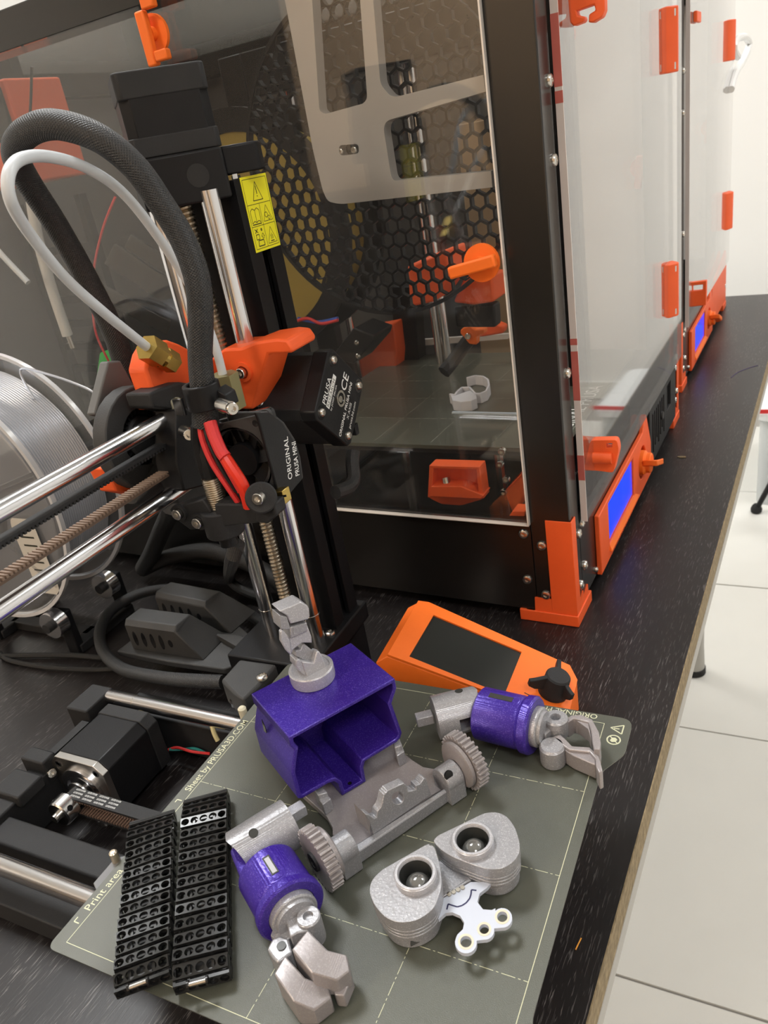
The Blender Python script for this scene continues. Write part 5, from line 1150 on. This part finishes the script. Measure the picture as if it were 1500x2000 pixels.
# arms
ZA = 14.0
def arm_frame(a, b): d = (b - a); L_ = d.length; d.normalize(); s_ = Vector((-d.y, d.x, 0)); return d, s_, L_
def arm(name, label, sh0, sh1, fo0, fo1, stub, holepx, slot_fill, elbow):
    t = thing(name, label, 'robot part', at(*fo0, z=0))
    def ap(nm, g, m, parent=None, **k): return part(nm, g, m, parent or t, world=True, root=t, **k)
    a, b = at(*sh0, z=ZA), at(*sh1, z=ZA); d, s_, L_ = arm_frame(a, b); r = 10.7
    up = Vector((0, 0, 1))
    # shoulder: cylinder whose far end is cut by a fork slot
    body = ap('shoulder', G().cyl(a, a + d * L_ * .62, r, n=44), SILVER)
    for sg in (-1, 1):
        pr = [(y, z) for y, z in circ(0, 0, r, 44) if sg * z >= 3.6]; pr.sort(key=lambda q: q[0] * -sg)
        pr = [(-sg * math.sqrt(r * r - 3.6 ** 2) * -1, sg * 3.6)] + pr + [(-sg * math.sqrt(r * r - 3.6 ** 2), sg * 3.6)]
        ap('shoulder_fork', G().prism([a + d * L_ * .6 + s_ * y + up * z for y, z in pr], d * L_ * .4, [a + d * L_ * (1.0 - .16 * abs(y) / r) + s_ * y * .97 + up * z * .97 for y, z in pr]), SILVER, body)
    ap('shoulder_peg', G().obox(at(*stub, z=ZA), d * 4.2, s_ * 2.6, up * 2.6), SILVER_L, body, bev=.4)
    rv = _ray(*holepx); o_ = CAM - a; rp = rv - d * rv.dot(d); op = o_ - d * o_.dot(d)
    A_, B_, C_ = rp.dot(rp), 2 * rp.dot(op), op.dot(op) - r * r; k_ = (-B_ - math.sqrt(max(0, B_ * B_ - 4 * A_ * C_))) / (2 * A_)
    h = CAM + rv * k_; hn_ = (h - a); hn_ = (hn_ - d * hn_.dot(d)).normalized(); ap('pin_hole', G().cyl(h - hn_ * .6, h + hn_ * .12, 2.0, n=22), LENSWALL, body)
    # forearm: purple sleeve with a collar and a slot
    p0, p1 = at(*fo0, z=ZA), at(*fo1, z=ZA); d2, s2, L2 = arm_frame(p0, p1); R_ = 12.7
    fa = ap('forearm', G().lathe([(R_ - 1.2, 0), (R_, 1), (R_, L2 * .74), (R_ - .5, L2 * .78), (R_ + .9, L2 * .84), (R_ + 1.1, L2 * .96), (R_ + .2, L2), (R_ - 3, L2), (R_ - 3, L2 * .9), (1e-6, L2 * .9)], p0, d2, 52), PURPLE, bev=0)
    ap('elbow', G().prism([at(u, v, z=ZA + 3.4) for u, v in elbow], up * -6.8), PURPLE, fa, bev=1.2)
    so = [p0 + d2 * (L2 * .22 + x) + s2 * y + up * (math.sqrt(R_ ** 2 - y * y) + .26) for x, y in ((0, -1.5), (L2 * .42, -1.5), (L2 * .42, 1.5), (0, 1.5))]
    sl_ = ap('forearm_slot', G().prism(so, up * -.3), LENSWALL, fa)
    if slot_fill: ap('slot_strip', G().obox(p0 + d2 * (L2 * .44) + up * (R_ + .1), d2 * L2 * .18, s2 * .95, up * .25), mat('pale_strip', (0.42, 0.42, 0.45), .35), fa, label='pale strip in the slot')
    wr = ap('wrist', G().lathe([(R_ - 3.2, 0), (R_ - 3.2, 5.4), (R_ - 3.8, 6), (R_ - 4.6, 6), (R_ - 4.9, 7.6), (1e-6, 7.8)], p1 - d2 * 3, d2, 44), SILVER)
    return t, ap, wr, p1, d2, s2
t, ap, wr, p1, d2, s2 = arm('robot_gripper', 'purple and silver printed arm with open claws, by the orange control box', (850, 1402), (912, 1386), (938, 1392), (1046, 1418), (829, 1403), (896, 1349), False, [(905, 1362), (925, 1350), (955, 1352), (965, 1380), (950, 1410), (930, 1408)])
def c2(x, y, z): return at(1050 + x / 7.5, 1330 + y / 7.5, z=z)
kz = 15.5
q = c2(265, 545, kz); ap('knuckle', G().lathe([(5.4, -9), (5.6, -8), (5.6, 0), (4.8, .8), (2.4, .8), (2.2, .2), (2.2, -3), (1e-6, -3)], q, (0, 0, 1), 30), SILVER, wr)
q2 = c2(215, 1010, 8); ap('knuckle', G().lathe([(5.6, -7), (5.8, -6), (5.8, 2), (5, 3), (1e-6, 3)], q2, (0, 0, 1), 30), SILVER, wr)
ap('hand_block', G().prism([c2(60, 560, 5), c2(200, 640, 5), c2(260, 860, 5), c2(120, 980, 5), c2(40, 800, 5)], (0, 0, 8)), SILVER, wr, bev=.8)
up_c = [(400, 560), (490, 500), (640, 490), (800, 560), (895, 740), (925, 890), (915, 1000), (825, 1000), (800, 880), (780, 720), (745, 600), (530, 545), (430, 610)]
ap('upper_claw', G().prism([c2(x, y, 14) for x, y in up_c], (0, 0, -9.5)), SILVER_P, bev=.5)
ap('claw_palm', G().prism([c2(x, y, 13) for x, y in ((520, 540), (745, 605), (770, 720), (790, 860), (740, 700))], (0, 0, -8)), SILVER_P, bev=.3)
lo_c = [(215, 815), (330, 775), (420, 860), (505, 950), (765, 965), (890, 1090), (925, 1200), (955, 1320), (900, 1345), (850, 1240), (850, 1140), (760, 1035), (455, 1005), (240, 835)]
ap('lower_claw', G().prism([c2(x, y, 11) for x, y in lo_c], (0, 0, -10)).prism([c2(x, y, 9.5) for x, y in ((240, 850), (455, 1015), (760, 1045), (850, 1140), (850, 1230), (520, 1090), (400, 1010))], (0, 0, -8.5)), SILVER_P, bev=.5)
t, ap, wr, p1, d2, s2 = arm('robot_gripper', 'purple and silver printed arm with closed blocky claws, beside the black tracks', (568, 1607), (487, 1657), (522, 1700), (571, 1780), (578, 1586), (495, 1627), True, [(448, 1660), (456, 1650), (482, 1660), (530, 1680), (520, 1730), (480, 1735), (466, 1705)])
def c3(x, y, z): return at(400 + x / 3, 1500 + y / 3, z=z)
q = c3(606, 872, 17); ap('knuckle', G().lathe([(4.4, -12), (4.6, -11), (4.6, 0), (4.1, .6), (2.0, .6), (1.8, -2), (1e-6, -2)], q, (0, 0, 1), 30), SILVER, wr)
ap('finger_link', G().prism([c3(x, y, 16) for x, y in ((478, 905), (512, 835), (560, 812), (640, 850), (640, 915), (600, 955), (540, 965), (500, 990))], (0, 0, -10)), SILVER, wr, bev=.6)
ap('finger_link', G().prism([c3(x, y, 12.5) for x, y in ((392, 1002), (440, 980), (490, 998), (512, 1080), (430, 1140), (398, 1112), (364, 1060))], (0, 0, -10)), SILVER, wr, bev=.8)
q = c3(448, 1040, 13); ap('link_hole', G().cyl(q, q + Vector((0, 0, -.4)), 1.8, n=18), LENSWALL, wr)
ap('hand_block', G().prism([c3(470, 900, 4), c3(610, 900, 4), c3(620, 1000, 4), c3(470, 1120, 4), c3(410, 1060, 4)], (0, 0, 8)), SILVER, wr, bev=.6)
def claw(nm, A, B, za, zb, zl):
    """blocky claw: flat top A, sloping nose B, straight sides to the sheet"""
    a = [c3(x, y, za) for x, y in A]; b = [c3(x, y, zb) for x, y in B]; vs = a + b; nA = len(A); nB = len(B)
    g = G(); lowA = [Vector((p.x, p.y, zl)) for p in a]; lowB = [Vector((p.x, p.y, zl)) for p in b]
    top = vs; k = len(top); low = lowA + lowB
    fs = [tuple(range(nA)), (1, nA, nA + 1), (1, nA + 1, nA + 2, 2)] if nB == 3 else []
    fs = [tuple(range(nA)), tuple([2, 1] + list(range(nA, nA + nB)))]
    ring_ = [0, 1] + list(range(nA, nA + nB)) + [2, 3]
    for i in range(len(ring_)):
        p, q = ring_[i], ring_[(i + 1) % len(ring_)]; fs.append((p, q, q + k, p + k))
    fs.append(tuple(i + k for i in ring_))
    g.add(top + low, fs); return ap(nm, g, SILVER_P, bev=.6)
claw('upper_claw', [(603, 946), (718, 1064), (626, 1203), (508, 1062)], [(831, 1092), (848, 1185), (775, 1245)], 17.5, 13.2, 5)
claw('lower_claw', [(470, 1095), (585, 1225), (520, 1370), (405, 1205)], [(722, 1275), (738, 1345), (640, 1420)], 13.5, 8.6, .5)
ap('claw_tip', G().prism([c3(x, y, 7) for x, y in ((750, 1290), (850, 1180), (862, 1220), (815, 1335), (760, 1330))], (0, 0, -6.5)), SILVER_P, bev=.5)

# twin-lens head with white circuit board
ZT = 17.0
hdx = thing('printed_twin_lens_head', 'silver printed head of two rounded pods with glass lenses and a white board below', 'robot part', at(880, 1760, z=0))
def hp_(nm, g, m, parent=None, **k): return part(nm, g, m, parent or hdx, world=True, root=hdx, **k)
def c4(x, y, z): return at(680 + x / 3, 1500 + y / 3, z=z)
lp = [(470, 441), (505, 460), (540, 575), (550, 690), (505, 825), (410, 890), (310, 910), (220, 880), (150, 800), (122, 722), (135, 660), (190, 600)]
rp = [(497, 428), (520, 398), (800, 262), (870, 256), (930, 282), (978, 345), (1006, 440), (1004, 500), (965, 555), (900, 590), (825, 595), (740, 570), (610, 520), (545, 480)]
def pod(pts, ctr, rpx, lensoff):
    q = [c4(x, y, ZT) for x, y in pts]; q2 = [tuple(v) for v in roundpoly([(p.x, p.y) for p in q], 3.0, 3)]
    cx = sum(p[0] for p in q2) / len(q2); cy = sum(p[1] for p in q2) / len(q2)
    sc_ = lambda k: [(cx + (x - cx) * k, cy + (y - cy) * k) for x, y in q2]
    c = c4(*ctr, ZT)
    hole = [(c.x + 6.4 * cos(2 * pi * i / 40), c.y + 6.4 * sin(2 * pi * i / 40)) for i in range(40)]
    s0 = hp_('pod_cap', G().holed([(x, y, ZT - 5) for x, y in q2], [[(x, y, ZT - 5) for x, y in hole]], (0, 0, 5)), SILVER, bev=.8)
    for k, (za, zb, f_) in enumerate(((10.0, 11.3, .985), (8.2, 9.5, .98), (6.4, 7.7, .972))):
        hp_('pod_layer', G().prism([(x, y, za) for x, y in sc_(f_)], (0, 0, zb - za + .15)), SILVER, s0, bev=.3)
    hp_('pod_core', G().prism([(x, y, 5.5) for x, y in sc_(.91)], (0, 0, 6.4)), LENSWALL, s0)
    lo = hp_('pod_base', G().prism([(x, y, .2) for x, y in sc_(.90)], (0, 0, 5.7)), SILVER, s0, bev=.8)
    rg = hp_('lens_ring', G().lathe([(8.3, -.2), (8.3, 2.4), (7.8, 3), (6.9, 3), (6.4, 2.2), (6.3, -4)], (c.x, c.y, ZT), (0, 0, 1), 56, caps=False), SILVER_L, s0)
    hp_('lens_tube', G().lathe([(6.38, 1.6), (6.2, -6), (1e-6, -6.2)], (c.x, c.y, ZT), (0, 0, 1), 48, caps=False), LENSWALL, rg)
    hp_('lens_ball', G().sphere((c.x + lensoff[0], c.y + lensoff[1], ZT - 4.0), 5.0, 36, 18), LENS, rg)
    return s0, c, q2
s0, cl_, ql = pod(lp, (398, 640), 43, (.6, -.6))
s1, cr_, qr = pod(rp, (732, 440), 41, (.3, -.6))
x_, y_, zz_ = c4(395, 1030, 5), c4(475, 960, 5), 0
hp_('pod_slot', G().prism([c4(365, 1010, 4.5) + Vector((.3, -.5, 0)), c4(470, 950, 4.5) + Vector((.3, -.5, 0)), c4(470, 985, 3) + Vector((.3, -.5, 0)), c4(365, 1040, 3) + Vector((.3, -.5, 0))], (-.5, .8, 0)), LENSWALL, s0)
hp_('bridge', G().prism([c4(x, y, 8) for x, y in ((530, 540), (600, 540), (715, 645), (550, 755), (500, 700))], (0, 0, -4)), SILVER, bev=.4)
hp_('bridge_ridge', G().prism([c4(x, y, 9) for x, y in ((548, 745), (710, 648), (720, 655), (552, 757))], (0, 0, -3)), SILVER, bev=.2)
zb = 8.5
pc = [(480, 870), (545, 800), (555, 765), (718, 668), (840, 668), (815, 700), (770, 735), (757, 785), (790, 828), (842, 832), (862, 822)]
def arcpx(c, r, a0, a1, n): return [(c[0] + r * cos(radians(a0 + (a1 - a0) * i / n)), c[1] + r * sin(radians(a0 + (a1 - a0) * i / n))) for i in range(n + 1)]
pc += arcpx((903, 878), 58, -135, 95, 12) + arcpx((800, 950), 56, -10, 95, 6) + arcpx((690, 1022), 64, -10, 205, 12) + [(640, 975), (672, 945), (680, 905), (655, 865), (610, 845), (570, 850), (530, 885)]
holes = [[c4(*q, zb) for q in circ(903, 872, 31, 16)], [c4(*q, zb) for q in circ(797, 944, 29, 16)], [c4(*q, zb) for q in circ(690, 1018, 34, 16)]]
brd = hp_('circuit_board', G().holed([c4(*q, zb) for q in pc], holes, (0, 0, -1.7)), mat('white_circuit_board', (0.55, 0.59, 0.68), .4), label='white circuit board with three ring tabs')
for hc_, r0 in (((903, 872), 31), ((797, 944), 29), ((690, 1018), 34)):
    o_ = [c4(*q, zb + .02) for q in circ(*hc_, r0 + 13, 24)]; i_ = [c4(*q, zb + .02) for q in circ(*hc_, r0, 24)]
    hp_('gilded_ring', G().holed(o_, [i_], (0, 0, .08)), mat('cream_pad', (0.70, 0.62, 0.48), .35), brd)
g = G(); sm = [(578, 830), (586, 797), (612, 806), (640, 814), (668, 806), (692, 790), (712, 765), (720, 740), (722, 714), (752, 718)]
for i in range(len(sm) - 1): strip(g, c4(*sm[i], zb), c4(*sm[i + 1], zb), .6, zb + .06)
hp_('drawn_curve', g, DINK, brd, flat=True)
for k in range(4): hp_('solder_pad', G().cyl(c4(592 + k * 26, 742 - k * 13, zb), c4(592 + k * 26, 742 - k * 13, zb) + Vector((0, 0, .5)), .9, n=10), mat('solder', (0.45, 0.42, 0.36), .3, .8), brd)

# ================================================================== TWO BLACK TRACKS
def link_mesh(Wd, Pt):
    n_ = 5; cw_ = Wd / n_; g = G(); t_ = 1.3; dp = Pt * .72
    for i in range(n_):
        x0 = -Wd / 2 + i * cw_; x1 = x0 + cw_; c = ((x0 + x1) / 2, 0); r = min(cw_, dp) * .43; N = 12
        sq = []
        for k in range(N):
            a = 2 * pi * (k + .5) / N; e = Vector((cos(a), sin(a))); m_ = max(abs(e.x) / (cw_ / 2), abs(e.y) / (dp / 2)); sq.append((c[0] + e.x / m_, c[1] + e.y / m_))
        for k, (sx, sy) in enumerate(((1, 1), (-1, 1), (-1, -1), (1, -1))):
            j = min(range(N), key=lambda q: (sq[q][0] - c[0] - sx * cw_ / 2) ** 2 + (sq[q][1] - sy * dp / 2) ** 2); sq[j] = (c[0] + sx * cw_ / 2, sy * dp / 2)
        ci = [(c[0] + r * cos(2 * pi * (k + .5) / N), r * sin(2 * pi * (k + .5) / N)) for k in range(N)]
        vs = [(x, y, 0) for x, y in sq] + [(x, y, 0) for x, y in ci] + [(x, y, -t_) for x, y in ci]
        fs = []
        for k in range(N):
            k2 = (k + 1) % N; fs += [(k, k2, N + k2, N + k), (N + k, N + k2, 2 * N + k2, 2 * N + k)]
        g.add(vs, fs)
    g.add([(-Wd / 2, -dp / 2, 0), (Wd / 2, -dp / 2, 0), (Wd / 2, dp / 2, 0), (-Wd / 2, dp / 2, 0), (-Wd / 2, -dp / 2, -t_), (Wd / 2, -dp / 2, -t_), (Wd / 2, dp / 2, -t_), (-Wd / 2, dp / 2, -t_)], [(0, 1, 5, 4), (1, 2, 6, 5), (2, 3, 7, 6), (3, 0, 4, 7)])
    for x in (-Wd * .48, -Wd * .22, Wd * .22, Wd * .48): g.box(x - .5, x + .5, -Pt * .40, Pt * .34, -3.6, -t_ * .9)
    g.cyl((-Wd * .5, -Pt * .42, -2.6), (Wd * .5, -Pt * .42, -2.6), .8, n=8)
    g.box(-Wd * .2, Wd * .2, -Pt * .2, Pt * .45, -3.4, -2.4)
    return mesh_of(g, 'track_link', BLACKT, flat=False, ang=30)
BLACKT = mat('glossy_black_track', (0.014, 0.014, 0.014), .25, spec=.5)
def track(label, TL, TR, BL, n_, z_, sag=0, tilt=None):
    TL, TR, BL = Vector((*TL, 0)), Vector((*TR, 0)), Vector((*BL, 0)); wv = TR - TL; Wd = wv.length; wv.normalize(); av = BL - TL; La = av.length; av.normalize(); Pt = La / n_
    t = thing('track', label, 'track', TL + wv * Wd / 2 + av * La / 2)
    me = link_mesh(Wd, Pt); rd = random.Random(len(label))
    for row in (0, 1):
        for i in range(n_):
            c = TL + wv * Wd / 2 + av * (i + .5) * Pt
            zz = z_ if row == 0 else 1.2
            if tilt: zz += tilt * ((i + .5) / n_) if row == 0 else 0
            up = Vector((rd.uniform(-.04, .04), rd.uniform(-.04, .04), 1 if row == 0 else -1)).normalized()
            if row == 0 and i == 2: up = (up + av * .09 * (1 if 'right' in label else -.3)).normalized()
            if row == 0 and i in (0, 1): up = (up - av * (.45, .18)[i]).normalized(); zz -= (1.8, .3)[i]
            if row == 0 and i == n_ - 1: up = (up + av * .35).normalized(); zz -= 1.0
            x = wv - up * wv.dot(up); x.normalize(); y = up.cross(x)
            M = Matrix((x, y, up)).transposed().to_4x4(); M.translation = INV[t.name] @ Vector((c.x, c.y, zz)) * S
            o = bpy.data.objects.new('track_link', me); COL.objects.link(o); o.parent = t; o.matrix_basis = M
    for s_, zc in ((-1, 5), (n_, 5)):
        c = TL + wv * Wd / 2 + av * (s_ + .5 + (.35 if s_ < 0 else -.35)) * Pt; up = -av if s_ < 0 else av
        x = wv; y = up.cross(x); M = Matrix((x, y, up)).transposed().to_4x4(); M.translation = INV[t.name] @ Vector((c.x, c.y, zc)) * S
        o = bpy.data.objects.new('track_link', me); COL.objects.link(o); o.parent = t; o.matrix_basis = M
    return t, TL, wv, av, Wd, Pt
t1, *T1 = track('black linked track lying left, overhanging the steel sheet edge', (-10.3, 52.4), (4.9, 66.2), (40.2, -11.8), 14, 9.6)
t2, *T2 = track('black linked track lying right, next to the purple arm', (6.6, 71.6), (23.6, 83.4), (60.8, -2.4), 14, 9.9)
for t_, T_ in ((t1, T1), (t2, T2)):
    TL, wv, av, Wd, Pt = T_
    c = TL + wv * Wd * .42 + av * Pt * 14.4
    pn = part('joint_pin', G().cyl(c - wv * 3 + Vector((0, 0, 8.6)), c + wv * 4 + Vector((0, 0, 8.6)), .9, n=14), STEEL, t_, world=True)
    for k in (-3, 4): part('pin_collar', G().cyl(c + wv * k + Vector((0, 0, 8.6)), c + wv * (k + .8) + Vector((0, 0, 8.6)), 1.6, n=14), BLACKT, pn, world=True, root=t_)

# ================================================================== ORANGE CONTROL BOX
TA = radians(19.0); P0 = Vector((43.7, 204, 1.5)); NL = Vector((sin(TA), 0, cos(TA)))
cu = thing('control_box', 'bright orange control box with a dark screen and black winged knob', 'controller', (95, 235, -58))
def cp_(nm, g, m, parent=None, **k): return part(nm, g, m, parent or cu, world=True, root=cu, **k)
def lf(u, v, dz=0.0): return atp(u, v, P0 + NL * dz, NL)
tp = [(757, 1278), (817, 1173), (838, 1176), (1113, 1299), (1128, 1328), (1113, 1386), (1080, 1398)]
sc4 = [(799, 1282), (847, 1201), (1019, 1273), (985, 1357)]
top = [lf(*q) for q in tp]; scr = [lf(*q) for q in sc4]
cs = cp_('case', G().holed(top, [scr], -NL * 1.6), ORANGE2, bev=0, label='bright orange printed case')
lowr = [Vector((p.x, p.y, p.z - 3)) for p in top]
body = G(); bt_ = [p - NL * 1.5 for p in top]; lo = [Vector((p.x, p.y, -57.6)) for p in bt_]
lo = [Vector((p.x + (-8 if p.x < 60 else 0), p.y, p.z)) for p in lo]
mid = [p - NL * 1.5 + Vector((-8 if p.x < 60 else 0, -1.5 if p.y < 225 else 0, -5)) for p in top]
n_ = len(top)
body.add(bt_ + mid + lo, [tuple(range(n_))] + [(i, (i + 1) % n_, n_ + (i + 1) % n_, n_ + i) for i in range(n_)] + [(n_ + i, n_ + (i + 1) % n_, 2 * n_ + (i + 1) % n_, 2 * n_ + i) for i in range(n_)] + [tuple(range(3 * n_ - 1, 2 * n_ - 1, -1))])
cp_('case_body', body, ORANGE2, bev=.8)
cp_('screen', G().prism([p - NL * 1.3 for p in scr], NL * .3), DARKGLASS, label='dark blank screen')
kc = lf(1079, 1352); kn_ = cp_('knob', G().lathe([(8.6, .3), (8.6, 3), (7.6, 5), (7.2, 13), (6.4, 14), (1e-6, 14)], kc, NL, 28), BLACKM, bev=0, label='black winged knob')
kx, ky, kd = frame_from(NL)
def wing(ang, l1, z1, w_=1.3):
    e = kx * cos(ang) + ky * sin(ang); s_ = NL.cross(e)
    cp_('knob_wing', G().prism([kc + e * 5 + s_ * w_ + NL * 4, kc + e * (l1 * .75) + s_ * w_ + NL * 4.5, kc + e * l1 + s_ * w_ + NL * 7, kc + e * l1 + s_ * w_ + NL * z1, kc + e * (l1 * .8) + s_ * w_ + NL * (z1 + .5), kc + e * 5 + s_ * w_ + NL * 13.6], -s_ * 2 * w_), BLACKM, kn_, bev=.4)
for q in ((1019, 1333), (1118, 1362), (1091, 1292)):
    p = lf(*q, 9) - kc; a = math.atan2(p.dot(ky), p.dot(kx)); l_ = math.hypot(p.dot(kx), p.dot(ky)); wing(a, min(l_, 17), 11)
cp_('card_slot', G().prism([lf(1024, 1352, .05), lf(1044, 1362, .05), lf(1044, 1363.5, .05), lf(1024, 1353.5, .05)], NL * .05), BLACKG, cs)

# ------------------------------------------------------------------ everything was authored with the sheet at z = 0: raise it to its height in the room
for o in bpy.data.objects:
    if o.parent is None and o.type in {'MESH', 'EMPTY'}: o.location.z += DZ * S
